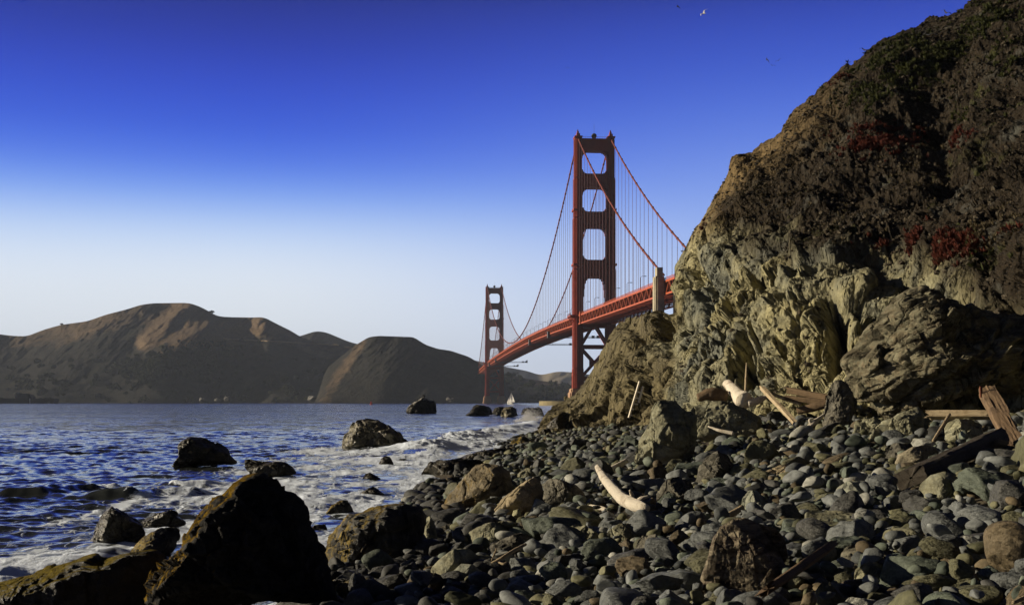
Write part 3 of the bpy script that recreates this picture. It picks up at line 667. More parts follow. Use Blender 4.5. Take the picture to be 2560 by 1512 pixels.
# ------------------------------------------------------------------ sea
px = np.concatenate([np.linspace(-900, -60, 90), np.linspace(-55, 1480, 900), np.linspace(1490, 3200, 90)])
dl = np.concatenate([np.linspace(560, 130, 380), np.linspace(129.4, 5, 330), np.geomspace(4.9, 0.95, 22)])
PX, DL = np.meshgrid(px, dl); Y = CZ * F / DL; X = (PX - CX) / F * Y
Y = Y.ravel(); X = X.ravel(); step = (Y * Y / (CZ * F) * 0.9)
rng = np.random.default_rng(3)
Z = np.zeros_like(X)
dsh = shore_x(Y) - X
for k in range(46):
    lam = 0.55 * (1.095 ** k)                # 0.55 m to about 33 m
    if lam > 15: break
    a = R(rng.normal(-62, 34)); kx, ky = math.cos(a), math.sin(a)
    ph = (X * kx + Y * ky) * 2 * math.pi / lam + rng.uniform(0, 6.28) + 0.9 * np.sin(X * 0.21 * kx - Y * 0.17 * ky + k)
    amp = (0.021 * lam if lam < 1.2 else 0.0252 * (1.2 / lam) ** 0.45) * (0.75 + 0.5 * rng.random())
    fade = sst(0.8, 2.2, lam / np.maximum(step, 0.02))
    s_ = np.sin(ph); Z += amp * fade * (2 * ((s_ + 1) / 2) ** 1.5 - 0.85)
gust = 0.65 + 0.55 * fbm(np.stack([X * 0.03, Y * 0.045, 0 * X], 1), 3, 5)
calm = 0.26 + 0.42 * sst(0.5, 9, dsh) + 0.32 * sst(45, 120, Y)
Z *= np.clip(gust, 0.3, 1.3) * calm
foam = np.zeros_like(X)
def crest(pts, h, front, backw, fo, wob=0.6, seed=0):
    """a wave ridge along world points: steep front towards the shore, long back"""
    global Z, foam
    pts = np.array(pts); 
    best = np.full(len(X), 1e9); side = np.zeros(len(X)); tt = np.zeros(len(X)); n = len(pts) - 1
    for i in range(n):
        a, b_ = pts[i], pts[i + 1]; d = b_ - a; L = (d ** 2).sum(); t_ = np.clip(((X - a[0]) * d[0] + (Y - a[1]) * d[1]) / L, 0, 1)
        ex, ey = X - (a[0] + t_ * d[0]), Y - (a[1] + t_ * d[1]); dist = np.hypot(ex, ey); s_ = np.sign(ex * d[1] - ey * d[0])
        m = dist < best; best[m] = dist[m]; side[m] = s_[m]; tt[m] = (i + t_[m]) / n
    sd = best * side + wob * fbm(np.stack([X * 0.35, Y * 0.35, 0 * X], 1), 3, seed)
    env = sst(0, 0.12, tt) * sst(1, 0.85, tt) * (0.75 + 0.5 * fbm(np.stack([X * 0.25, Y * 0.2, 0 * X + 9], 1), 3, seed + 3))
    prof = np.where(sd > 0, np.exp(-(sd / front) ** 2), np.exp(-(sd / backw) ** 2)) * env
    Z += h * prof
    fm = np.where(sd > -0.25 * backw, 1, 0) * np.exp(-np.maximum(sd, 0) / (front * 2.6)) * env * fo * (best < front * 7)
    foam = np.maximum(foam, fm)
def sea_pt(px, py): Y_ = CZ * F / (py * S - HY); return ((px * S - CX) / F * Y_, Y_)
crest([sea_pt(1010, 1118), sea_pt(1060, 1098), sea_pt(1130, 1078), sea_pt(1220, 1062), sea_pt(1300, 1044), sea_pt(1335, 1036)], 0.62, 1.9, 3.2, 1.4, 0.9, 4)
crest([sea_pt(980, 1135), sea_pt(1080, 1110), sea_pt(1190, 1090), sea_pt(1290, 1075)], 0.22, 0.9, 2.0, 1.0, 1.0, 14)
crest([sea_pt(60, 1222), sea_pt(130, 1212), sea_pt(215, 1204)], 0.30, 0.7, 1.8, 0.15, 0.3, 24)
crest([sea_pt(205, 1206), sea_pt(290, 1200)], 0.22, 0.6, 1.4, 0.7, 0.3, 25)
crest([sea_pt(300, 1228), sea_pt(360, 1212), sea_pt(520, 1208)], 0.30, 0.7, 1.8, 0.35, 0.3, 26)
crest([sea_pt(420, 1194), sea_pt(540, 1186)], 0.16, 0.6, 1.4, 0.8, 0.3, 28)
crest([sea_pt(700, 1250), sea_pt(840, 1225), sea_pt(960, 1205)], 0.20, 0.7, 1.6, 0.9, 0.6, 29)
crest([sea_pt(-60, 1440), sea_pt(40, 1415), sea_pt(180, 1380), sea_pt(330, 1330), sea_pt(450, 1290)], 0.20, 0.6, 1.4, 0.9, 0.5, 30)
# surf: patchy foam towards the shore, lace further out
q = np.stack([X * 0.22, Y * 0.13, 0 * X], 1)
pat = fbm(q, 4, 51) * 0.5 + 0.5
base = sst(15, 3.0, dsh + 5.0 * (pat - 0.5)) * 0.82 * (Y < 150)
base = base * (1 - 0.5 * sst(58, 85, Y))
lace = 1.15 * fbm(np.stack([X * 0.9, Y * 0.28, 0 * X], 1), 4, 61)
foam = np.maximum(foam, base * (0.62 + 0.72 * lace))
foam = np.maximum(foam, 0.62 * np.exp(-((np.hypot(X - (-9.5), (Y - 72) * 0.6) - 2.5) / 2.2) ** 2))
ridge_f = sst(0.35, 0.9, foam) * np.where(Y < 140, 1, 0)
Z += ridge_f * (0.09 + 0.10 * sst(60, 90, Y)) * (fbm(np.stack([X * 2.4, Y * 1.6, 0 * X], 1), 4, 71)) * sst(160, 50, Y)
Z = np.where(dsh < -0.5, np.minimum(Z, 0.02), Z)
m_sea, t, b = new_mat('sea_water', 0.09, 0.36); b.inputs['IOR'].default_value = 1.33
tcs = N(t, 'ShaderNodeTexCoord'); v = tcs.outputs['Object']; at = attr(t, 'foam').outputs['Fac']
fa = noise(t, mapping(t, v, (1, 0.6, 1)), 1.1, 9, 0.68, 1.2); vo = N(t, 'ShaderNodeTexVoronoi', feature='DISTANCE_TO_EDGE'); vo.inputs['Scale'].default_value = 2.1
wv = N(t, 'ShaderNodeVectorMath', operation='ADD'); t.links.new(mapping(t, v, (1, 0.55, 1)), wv.inputs[0]); nn = N(t, 'ShaderNodeTexNoise'); nn.inputs['Scale'].default_value = 1.7; nn.inputs['Detail'].default_value = 5; t.links.new(v, nn.inputs['Vector'])
sc_ = N(t, 'ShaderNodeVectorMath', operation='SCALE'); sc_.inputs['Scale'].default_value = 0.9; t.links.new(nn.outputs['Color'], sc_.inputs[0]); t.links.new(sc_.outputs[0], wv.inputs[1]); t.links.new(wv.outputs[0], vo.inputs['Vector'])
web = ramp(t, [(0.0, (1, 1, 1)), (0.16, (0, 0, 0))], vo.outputs['Distance'])
thr = M(t, 'ADD', M(t, 'MULTIPLY', fa, 0.85), M(t, 'MULTIPLY', web, 0.16))
mask = N(t, 'ShaderNodeMapRange', interpolation_type='SMOOTHSTEP'); t.links.new(M(t, 'ADD', thr, M(t, 'MULTIPLY', at, 0.80)), mask.inputs[0]); mask.inputs[1].default_value = 0.72; mask.inputs[2].default_value = 0.90
mk = M(t, 'MULTIPLY', mask.outputs[0], M(t, 'MULTIPLY', at, 6.0, clamp=True), clamp=True)
cdn = N(t, 'ShaderNodeNewGeometry')
wcol = mixc(t, noise(t, v, 0.05, 4), (0.016, 0.019, 0.018), (0.028, 0.030, 0.026))
wcol = mixc(t, M(t, 'MULTIPLY', at, 1.1, clamp=True), wcol, (0.075, 0.085, 0.088))
ff = noise(t, v, 9, 6, 0.7)
fcol = mixc(t, ff, (0.70, 0.80, 0.95), (0.86, 0.92, 1.0))
t.links.new(mixc(t, mk, wcol, fcol), b.inputs['Base Color'])
t.links.new(M(t, 'ADD', 0.10, M(t, 'MULTIPLY', mk, 0.75)), b.inputs['Roughness'])
def ncol_(vec, scale, detail):
    n = N(t, 'ShaderNodeTexNoise'); n.inputs['Scale'].default_value = scale; n.inputs['Detail'].default_value = detail; n.inputs['Roughness'].default_value = 0.62; t.links.new(vec, n.inputs['Vector'])
    s = N(t, 'ShaderNodeVectorMath', operation='SUBTRACT'); t.links.new(n.outputs['Color'], s.inputs[0]); s.inputs[1].default_value = (0.5, 0.5, 0.5); return s.outputs[0]
def vs(vec, k):
    s = N(t, 'ShaderNodeVectorMath', operation='MULTIPLY'); t.links.new(vec, s.inputs[0]); s.inputs[1].default_value = k; return s.outputs[0]
def vadd(a_, b_):
    s = N(t, 'ShaderNodeVectorMath', operation='ADD'); t.links.new(a_, s.inputs[0]); t.links.new(b_, s.inputs[1]); return s.outputs[0]
# small waves too fine for the mesh tilt the surface directly
patch = ramp(t, [(0.35, (0.55, 0.55, 0.55)), (0.65, (1.25, 1.25, 1.25))], noise(t, mapping(t, v, (0.5, 1, 1)), 0.018, 6, 0.7))
wav = vadd(vadd(vs(ncol_(mapping(t, v, (1, 0.7, 1)), 0.30, 4), (0.75, 1.0, 0)), vs(ncol_(mapping(t, v, (1, 0.7, 1)), 1.7, 5), (0.8, 1.0, 0))), vs(ncol_(v, 7, 4), (0.35, 0.4, 0)))
wsc = N(t, 'ShaderNodeVectorMath', operation='SCALE'); t.links.new(wav, wsc.inputs[0]); t.links.new(M(t, 'MULTIPLY', M(t, 'MULTIPLY', patch, attr(t, 'chop').outputs['Fac']), M(t, 'SUBTRACT', 1.0, M(t, 'MULTIPLY', mk, 0.85))), wsc.inputs['Scale'])
nrm = N(t, 'ShaderNodeVectorMath', operation='NORMALIZE'); t.links.new(vadd(cdn.outputs['Normal'], wsc.outputs[0]), nrm.inputs[0])
fbmp = N(t, 'ShaderNodeBump'); fbmp.inputs['Strength'].default_value = 0.7; fbmp.inputs['Distance'].default_value = 0.07
t.links.new(M(t, 'MULTIPLY', mk, M(t, 'ADD', ff, fa)), fbmp.inputs['Height']); t.links.new(nrm.outputs[0], fbmp.inputs['Normal']); t.links.new(fbmp.outputs[0], b.inputs['Normal'])
chop = (0.35 + 0.65 * sst(0, 8, dsh)) * (0.45 + 0.55 * sst(30, 140, Y) + 0.8 * sst(120, 400, Y))
tag(link('sea', mesh_np('sea', np.stack([X, Y, Z], 1), grid_faces(len(dl), len(px)), m_sea, True, {'foam': foam, 'chop': chop})), kind='structure')
# ------------------------------------------------------------------ cliff
top = np.array([(1336, 1098), (1345, 1072), (1360, 1045), (1385, 1022), (1412, 1006), (1440, 985), (1470, 945), (1492, 912), (1512, 878), (1528, 840), (1540, 815), (1570, 797), (1620, 778), (1650, 764), (1664, 745), (1678, 695), (1690, 660), (1705, 633), (1735, 580), (1768, 530), (1805, 482), (1822, 448), (1832, 404), (1842, 395), (1878, 390), (1892, 384), (1915, 362), (1940, 335), (1978, 290), (2015, 258), (2055, 222), (2090, 190), (2120, 166), (2158, 150), (2172, 135), (2205, 108), (2240, 90), (2290, 74), (2330, 50), (2380, 25), (2435, -4), (2500, -40), (2600, -85), (2800, -150), (3000, -180)], float)
ctl = np.array([(1345, 1110, 104), (1400, 1112, 92), (1450, 1112, 85), (1560, 1092, 76), (1650, 1082, 68), (1720, 1045, 62), (1850, 1010, 57), (1950, 992, 53), (2050, 985, 49), (2150, 990, 46), (2300, 1020, 41), (2450, 1040, 37), (2600, 1060, 33), (3000, 1100, 24),
  (1360, 1050, 112), (1415, 1010, 118), (1440, 985, 117), (1480, 935, 112), (1500, 900, 108), (1540, 818, 104), (1545, 900, 96), (1530, 990, 90), (1560, 1000, 83), (1650, 766, 97), (1600, 860, 89), (1610, 950, 80), (1640, 1010, 71),
  (1480, 1060, 90), (1455, 1030, 100),
  (1680, 690, 101), (1668, 760, 90), (1700, 800, 80), (1690, 900, 71), (1720, 960, 64), (1790, 980, 58),
  (1735, 580, 100), (1810, 480, 99), (1835, 402, 99), (1885, 388, 100), (1780, 640, 86), (1800, 760, 72), (1850, 860, 62), (1900, 920, 57),
  (1880, 560, 88), (1930, 690, 70), (1960, 800, 60), (2020, 900, 54), (2060, 780, 57), (2070, 690, 62), (2130, 880, 53), (2150, 780, 56),
  (1940, 335, 100), (2000, 450, 88), (2120, 165, 104), (2100, 560, 76), (2120, 330, 90), (2240, 90, 103), (2240, 300, 88), (2230, 480, 76), (2230, 640, 65), (2250, 800, 56), (2380, 25, 103), (2400, 250, 86), (2400, 480, 71), (2390, 640, 59), (2400, 820, 50),
  (2560, -60, 100), (2560, 200, 80), (2560, 420, 66), (2560, 620, 54), (2560, 800, 46), (2700, -120, 95), (2700, 300, 66), (2700, 700, 42), (3000, -180, 90), (3000, 300, 55), (3000, 800, 30)], float)
def rbf_fit(p, val, sm=0.002):
    n = len(p); d = np.sqrt(((p[:, None] - p[None]) ** 2).sum(-1)) + 1e-9
    K = d * d * np.log(d); K[np.arange(n), np.arange(n)] = sm
    A = np.zeros((n + 3, n + 3)); A[:n, :n] = K; A[:n, n] = 1; A[:n, n + 1:] = p; A[n, :n] = 1; A[n + 1:, :n] = p.T
    return np.linalg.solve(A, np.concatenate([val, np.zeros(3)]))
cp = ctl[:, :2] / 500.0; wts = rbf_fit(cp, np.log(ctl[:, 2]))
def depth(px, py):
    q = np.stack([px, py], 1) / 500.0; r = np.zeros(len(q)); n = len(cp)
    for i in range(n):
        d = np.sqrt(((q - cp[i]) ** 2).sum(1)) + 1e-9; r += wts[i] * d * d * np.log(d)
    return np.exp(r + wts[n] + q @ wts[n + 1:])
ncol, nrow = 1150, 600
cpx = np.concatenate([np.linspace(1338, 1700, 480, endpoint=False), np.linspace(1700, 2580, 590), np.linspace(2584, 3000, 80)])
ctop = np.interp(cpx, top[:, 0], top[:, 1])
cl1 = np.stack([cpx, 0 * cpx, 0 * cpx], 1); kn_ = 1 - 0.7 * np.exp(-((cpx - 1850) / 40) ** 2)
ctop = ctop - kn_ * (11 * fbm(cl1 / 70 + 3, 2, 161) + 7 * fbm(cl1 / 24, 2, 162) + 5 * fbm(cl1 / 8, 2, 163)) * sst(1345, 1420, cpx)
cbot = np.interp(cpx, [1336, 1400, 1500, 1650, 1800, 2000, 2200, 2600, 3000], [1130, 1128, 1125, 1115, 1075, 1040, 1050, 1120, 1180])
cbot = np.maximum(cbot, ctop + 8)
tv = np.linspace(0, 1, nrow); CPX = np.tile(cpx, (nrow, 1)); CPY = cbot + (ctop - cbot) * tv[:, None]
pxr, pyr = CPX.ravel(), CPY.ravel(); dep = depth(pxr, pyr)
V0 = np.stack([(pxr - CX) / F * dep, dep, CZ + (HY - pyr) / F * dep], 1)
fc = grid_faces(nrow, ncol)
nr = normals(V0, fc)
if nr[:, 1].mean() > 0: fc = fc[:, ::-1]; nr = -nr
# soil and plants lie above a wavy line, bare rock below
line = np.interp(pxr, [1338, 1500, 1640, 1700, 1800, 1900, 2000, 2080, 2200, 2330, 2420, 2500, 2700], [700, 740, 640, 560, 590, 640, 660, 705, 700, 700, 760, 800, 800])
sn = fbm(V0 * 0.16, 5, 101)
soil = sst(-70, 70, line - pyr + 130 * sn)
but = sst(1700, 1640, pxr + 90 * fbm(V0 * 0.2, 3, 104))           # the rough near buttress
soil = np.maximum(soil, 0)
st_rot = lambda p, sc: np.stack([p[:, 0] * sc[0], p[:, 1] * sc[1], p[:, 2] * sc[2]], 1)
warp = V0 + 0.25 * np.stack([fbm(V0 * 0.35, 3, 111), fbm(V0 * 0.35, 3, 112), fbm(V0 * 0.35, 3, 113)], 1)
sl_ = warp.copy(); sl_[:, 0] += 0.25 * warp[:, 2]; sl_[:, 1] += 0.10 * warp[:, 2]
rk = 1 - soil
disp = 1.8 * fbm(V0 * 0.085, 3, 121) + 1.3 * ridged(st_rot(sl_, (0.14, 0.14, 0.06)), 3, 122) + soil * 1.6 * ridged(st_rot(sl_, (0.10, 0.10, 0.05)) + 3, 3, 125)
disp += rk * (1.25 * facet(st_rot(sl_, (0.30, 0.24, 0.085)), 131, 1.0, 0.2) + 0.5 * facet(st_rot(sl_, (0.8, 0.7, 0.24)), 132, 1.0, 0.15) + 0.15 * sst(1480, 1720, pxr) * facet(st_rot(sl_, (2.0, 1.8, 0.7)), 133, 1.0, 0.25))
disp += (0.10 + 0.62 * soil + 0.55 * but) * (0.75 * ridged(V0 * 0.42, 3, 141, 0.5) + 0.26 * (0.25 + 0.75 * sst(1480, 1720, pxr)) * ridged(V0 * 1.7, 2, 142, 0.5)) - 0.5
disp += 0.07 * sst(1480, 1720, pxr) * fbm(V0 * 2.6, 2, 143, 0.6) + soil * sst(1480, 1720, pxr) * 0.16 * facet(V0 * 2.0, 145, 1.0, 0.4)
near_edge = sst(0, 0.03, 1 - np.repeat(tv, ncol))
sx_ = np.linspace(1340, 2990, 330); sy_ = np.interp(sx_, cpx, ctop); sdist = np.full(len(pxr), 1e9)
for a_, b_ in zip(sx_, sy_): sdist = np.minimum(sdist, (pxr - a_) ** 2 + (pyr - b_) ** 2)
sdist = np.sqrt(sdist); disp = disp * (0.25 + 0.75 * sst(0, 110, sdist))
disp *= sst(0, 40, pxr - 1338) * 0.9 + 0.1
# shadowed gullies and overhangs
for (a, b_, am, wd) in (((1668, 742), (1648, 860), -2.6, 14), ((1745, 640), (1725, 740), -1.6, 9), ((1775, 660), (1762, 760), -1.5, 8), ((1900, 690), (1840, 960), -2.2, 13), ((2000, 700), (1950, 800), -1.2, 12), ((2085, 760), (2110, 960), -2.8, 26), ((1590, 830), (1560, 1010), -2.2, 22), ((2420, 120), (2330, 300), -0.8, 42), ((2330, 330), (2420, 560), -0.9, 40), ((1985, 720), (1975, 690), 0.9, 16), ((2010, 640), (1990, 800), 0.8, 16)):
    d_, t_ = seg_d(pxr + 10 * fbm(V0 * 0.5, 3, 151), pyr, a, b_); disp += am * np.exp(-(d_ / wd) ** 2) * sst(1.0, 0.8, t_) 
rl = random.Random(31)
for k_ in range(26):                       # long slanting fissures
    x_ = rl.uniform(1665, 2110); y_ = rl.uniform(640, 880); ln_ = rl.uniform(70, 240); sl2 = rl.uniform(-0.42, -0.08); d_, t_ = seg_d(pxr + 7 * fbm(V0 * 0.8, 3, 153 + k_), pyr, (x_, y_), (x_ + sl2 * ln_, y_ + ln_)); wd = rl.uniform(2.5, 6)
    disp -= rl.uniform(0.4, 1.0) * np.exp(-(d_ / wd) ** 2) * sst(0, 0.15, t_) * sst(1, 0.8, t_)
disp = np.minimum(disp, 0.26 + 0.55 * np.maximum(sdist - 2, 0) * dep / F)        # nothing juts past the skyline
V1 = V0 + nr * disp[:, None]
gr = V1.reshape(nrow, ncol, 3); last = gr[-1]; back = []
for j in range(1, 14):
    b_ = last.copy(); dirn = last[:, :2] / np.linalg.norm(last[:, :2], axis=1)[:, None]; b_[:, :2] += dirn * j * 3.0; b_[:, 2] += -0.03 * j * j * 3.0 - 0.15 * j; back.append(b_)
gr = np.concatenate([gr, np.stack(back)], 0); cv = gr.reshape(-1, 3)
fca = grid_faces(nrow + 13, ncol)[:, ::-1] if (fc[0, 1] != grid_faces(2, ncol)[0, 1]) else grid_faces(nrow + 13, ncol)
soil_a = np.concatenate([soil, np.ones(13 * ncol)])
m_cliff, t, b = new_mat('cliff_rock', 0.88, 0.2); tcx = N(t, 'ShaderNodeTexCoord'); v = tcx.outputs['Object']
n0 = noise(t, v, 0.16, 6, 0.6, 0.4); n1 = noise(t, v, 0.9, 8, 0.68, 0.3); n2 = noise(t, v, 4.5, 7, 0.7); n3 = noise(t, mapping(t, v, (1, 1, 0.3), (R(8), R(-14), 0)), 2.2, 7, 0.7, 0.4)
n4 = noise(t, v, 16, 4, 0.7)
rc = ramp(t, [(0.30, (0.14, 0.126, 0.068)), (0.5, (0.30, 0.272, 0.15)), (0.72, (0.44, 0.40, 0.225))], n1)
rc = mixc(t, ramp(t, [(0.45, (0, 0, 0)), (0.62, (1, 1, 1))], n0), rc, mixc(t, n2, (0.075, 0.08, 0.065), (0.22, 0.225, 0.18)))
rc = mixc(t, ramp(t, [(0.56, (0, 0, 0)), (0.70, (0.7, 0.7, 0.7))], n3), rc, (0.10, 0.085, 0.045))
wn = noise(t, v, 0.55, 10, 0.78, 0.3); rc = mixc(t, ramp(t, [(0.655, (0, 0, 0)), (0.72, (0.75, 0.75, 0.75))], wn), rc, (0.42, 0.42, 0.38))
so_ = mixc(t, n2, (0.007, 0.0055, 0.004), (0.030, 0.021, 0.011))
so_ = mixc(t, ramp(t, [(0.56, (0, 0, 0)), (0.74, (1, 1, 1))], n4), so_, (0.12, 0.082, 0.042))
so_ = mixc(t, ramp(t, [(0.55, (0, 0, 0)), (0.68, (0.85, 0.85, 0.85))], noise(t, v, 0.33, 7, 0.7)), so_, mixc(t, n2, (0.028, 0.030, 0.028), (0.10, 0.10, 0.085)))
so_ = mixc(t, ramp(t, [(0.60, (0, 0, 0)), (0.68, (0.8, 0.8, 0.8))], noise(t, v, 0.24, 6, 0.65, 0.6)), so_, mixc(t, n4, (0.012, 0.016, 0.004), (0.07, 0.075, 0.015)))
sa = attr(t, 'soil').outputs['Fac']
bt = attr(t, 'buttress').outputs['Fac']
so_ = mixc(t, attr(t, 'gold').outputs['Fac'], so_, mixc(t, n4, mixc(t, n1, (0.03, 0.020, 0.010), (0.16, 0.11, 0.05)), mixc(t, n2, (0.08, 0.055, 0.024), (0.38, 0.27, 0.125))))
rc = mixc(t, M(t, 'MULTIPLY', bt, 0.85), rc, mixc(t, n1, (0.045, 0.036, 0.018), (0.19, 0.155, 0.08)))
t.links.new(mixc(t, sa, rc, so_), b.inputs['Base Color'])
fa1 = facet_node(t, v, (0.85, 0.85, 0.26), (R(6), R(-15), 0), 0.08); fa2 = facet_node(t, v, (2.6, 2.6, 0.9), (R(6), R(-15), 0), 0.08); fa3 = facet_node(t, v, (8, 8, 5), (0, 0, 0), 0.1)
ce = N(t, 'ShaderNodeTexVoronoi', feature='DISTANCE_TO_EDGE'); ce.inputs['Scale'].default_value = 1.0; cw_ = N(t, 'ShaderNodeTexNoise'); cw_.inputs['Scale'].default_value = 0.9; cw_.inputs['Detail'].default_value = 6; t.links.new(v, cw_.inputs['Vector'])
csc = N(t, 'ShaderNodeVectorMath', operation='SCALE'); csc.inputs['Scale'].default_value = 1.1; t.links.new(cw_.outputs['Color'], csc.inputs[0]); cad = N(t, 'ShaderNodeVectorMath', operation='ADD'); t.links.new(v, cad.inputs[0]); t.links.new(csc.outputs[0], cad.inputs[1]); t.links.new(mapping(t, cad.outputs[0], (0.55, 0.55, 0.16), (R(6), R(-15), 0)), ce.inputs['Vector'])
crk = ramp(t, [(0.0, (0, 0, 0)), (0.05, (1, 1, 1))], ce.outputs['Distance'])
bump(t, b, [(crk, 1.0, 0.5), (fa1, 1.0, 1.1), (fa2, 1.0, 0.40), (fa3, 1.0, 0.13), (n1, 0.35, 0.15), (n2, 0.5, 0.06), (n4, 0.6, 0.035)])
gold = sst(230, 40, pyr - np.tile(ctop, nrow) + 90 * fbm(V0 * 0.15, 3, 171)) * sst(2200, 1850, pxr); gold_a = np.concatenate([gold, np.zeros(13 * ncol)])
but_a = np.concatenate([but * (1 - soil), np.zeros(13 * ncol)])
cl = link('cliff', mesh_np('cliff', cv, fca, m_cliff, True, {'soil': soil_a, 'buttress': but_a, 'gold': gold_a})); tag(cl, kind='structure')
gp = gr[:nrow].reshape(-1, 3); gn = normals(gp, fc)
scr_x = CX + gp[:, 0] / gp[:, 1] * F; scr_y = HY - (gp[:, 2] - CZ) / gp[:, 1] * F
def on_cliff(x, y): 
    i = np.argmin((scr_x - x) ** 2 + (scr_y - y) ** 2); return gp[i], gn[i]
# low plants growing on the slope
def tuft(seed, n=14):
    r = np.random.default_rng(seed); v = []; f = []
    for i in range(n):
        a = r.uniform(0, 6.28); e = r.uniform(0.2, 1.3); d = np.array([math.cos(a) * math.cos(e), math.sin(a) * math.cos(e), math.sin(e)]); s = np.array([-math.sin(a), math.cos(a), 0]) * 0.16; o = d * r.uniform(0, 0.3)
        k = len(v); v += [o - s * 0.5, o + s * 0.5, o + d * 0.6 + s, o + d * 1.1, o + d * 0.6 - s]; f += [(k, k + 1, k + 2, k + 4), (k + 4, k + 2, k + 3, k + 3)]
    return np.array(v), np.array(f)
tp = [tuft(i) for i in range(4)]
def plants(name, patches, n, col, col2, lab, cat, seed, smin, smax):
    r = np.random.default_rng(seed); idx = []
    dens = np.zeros(len(gp))
    for (x, y, a, b_, k) in patches: dens = np.maximum(dens, k * np.exp(-((scr_x - x) / a) ** 2 - ((scr_y - y) / b_) ** 2))
    dens *= sst(-0.15, 0.25, fbm(gp * 0.5, 4, seed)) ; dens /= dens.sum()
    idx = r.choice(len(gp), n, p=dens)
    v, f = multi(gp[idx] + r.normal(0, 0.06, (n, 3)), r.uniform(smin, smax, n), tp, r)
    m, t, b = new_mat(name, 0.7, 0.2); tcx = N(t, 'ShaderNodeTexCoord'); t.links.new(mixc(t, noise(t, tcx.outputs['Object'], 1.5, 5, 0.7), col, col2), b.inputs['Base Color'])
    ff = [tuple(dict.fromkeys(map(int, q))) for q in f]; me = bpy.data.meshes.new(name); me.from_pydata(v.tolist(), [], ff); me.materials.append(m)
    tag(link(name, me), lab, cat, kind='stuff')
plants('red_ice_plant', [(2210, 355, 75, 26, 1), (2365, 345, 35, 22, .5), (2300, 600, 95, 16, .9), (2360, 630, 60, 25, .6), (2085, 200, 24, 10, .25), (2540, 595, 30, 12, .4), (1775, 560, 14, 18, .06)], 1500, (0.030, 0.009, 0.005), (0.095, 0.018, 0.009), 'deep red ice plant mats hanging on the dark upper slope', 'ground cover', 7, 0.14, 0.34)
plants('green_ice_plant', [(2300, 150, 110, 50, 1), (2160, 240, 70, 30, .5), (2470, 60, 80, 60, .8), (2540, 240, 30, 30, .6), (2475, 635, 50, 22, .7), (2470, 705, 14, 10, .5), (2420, 290, 30, 20, .4), (2080, 470, 30, 20, .3), (2500, 150, 60, 40, .4)], 2600, (0.010, 0.013, 0.003), (0.055, 0.060, 0.012), 'dull green ground cover scattered over the upper slope', 'ground cover', 8, 0.12, 0.34)
plants('dry_grass', [(2470, 590, 60, 30, 1), (2530, 560, 40, 30, .7), (2000, 540, 120, 60, .25), (1900, 470, 60, 50, .2), (2250, 420, 150, 60, .2), (1720, 640, 30, 50, .2)], 900, (0.04, 0.032, 0.016), (0.11, 0.085, 0.045), 'dry straw-brown grass tufts growing on the slope', 'grass', 9, 0.10, 0.26)
# crumbled stones lying on the slope
def stone(seed, sub=1):
    bm = bmesh.new(); bmesh.ops.create_icosphere(bm, subdivisions=sub, radius=1); v = np.array([q.co[:] for q in bm.verts]); f = np.array([[l.index for l in q.verts] for q in bm.faces]); bm.free()
    r = np.random.default_rng(seed)
    for k in range(6):
        n = r.normal(size=3); n /= np.linalg.norm(n); d = r.uniform(0.45, 0.85); s = v @ n - d; v = v - np.outer(np.maximum(s, 0), n) * 0.9
    return v * np.array([1, r.uniform(.6, .9), r.uniform(.5, .8)]), f
sp = [stone(i) for i in range(6)]
r = np.random.default_rng(12); wgt = soil * (0.25 + sst(0, 0.3, fbm(gp * 0.3, 4, 15))) + 0.05; wgt /= wgt.sum(); n = 6000; idx = r.choice(len(gp), n, p=wgt)
v, f = multi(gp[idx] + gn[idx] * 0.02, 0.05 + 0.22 * r.random(n) ** 3, sp, r)
m_clod = rock_mat('slope_stone', (0.025, 0.019, 0.012), (0.07, 0.055, 0.034), (0.13, 0.11, 0.08), 1.5, 0.9, 0.2, 0.03)
tag(link('slope_rubble', mesh_np('slope_rubble', v, f, m_clod, False)), 'loose crumbled stones scattered over the brown cliff slope', 'rubble', kind='stuff')
# ------------------------------------------------------------------ boulders and sea rocks
OL = ((0.16, 0.155, 0.10), (0.31, 0.30, 0.20), (0.24, 0.245, 0.185))
m_boul = rock_mat('boulder_olive', *OL, 0.9, 0.85, 0.25, 0.04, strata=((1, 1, 3), (0.3, 0.5, 0), (0.13, 0.12, 0.075)), rand=0.12)
m_tan = rock_mat('boulder_tan', (0.18, 0.15, 0.09), (0.36, 0.29, 0.18), (0.26, 0.21, 0.13), 0.8, 0.85, 0.2, 0.04, rand=0.1)
m_drk = rock_mat('boulder_dark', (0.05, 0.047, 0.038), (0.12, 0.11, 0.08), (0.18, 0.165, 0.125), 0.9, 0.75, 0.3, 0.05, white=0.05, rand=0.2)
m_wet = rock_mat('wet_rock', (0.013, 0.012, 0.009), (0.040, 0.034, 0.022), (0.065, 0.055, 0.034), 0.8, 0.42, 0.3, 0.06, rand=0.2)
m_sear = rock_mat('sea_rock_stone', (0.05, 0.042, 0.028), (0.17, 0.15, 0.085), (0.24, 0.21, 0.12), 0.5, 0.45, 0.5, 0.12, rand=0.15)
m_mossw = rock_mat('weedy_rock', (0.010, 0.009, 0.007), (0.028, 0.024, 0.016), (0.045, 0.038, 0.024), 0.9, 0.5, 0.45, 0.05, moss=(0.20, 0.135, 0.008), moss_lo=0.46, mdir=(-0.85, -0.1, 0.5), coat=0.6)
m_ledge = rock_mat('weedy_ledge', (0.009, 0.008, 0.006), (0.022, 0.019, 0.013), (0.034, 0.029, 0.019), 0.9, 0.5, 0.4, 0.05, moss=(0.17, 0.125, 0.006), moss_lo=0.55, mdir=(-0.3, 0.1, 0.95))
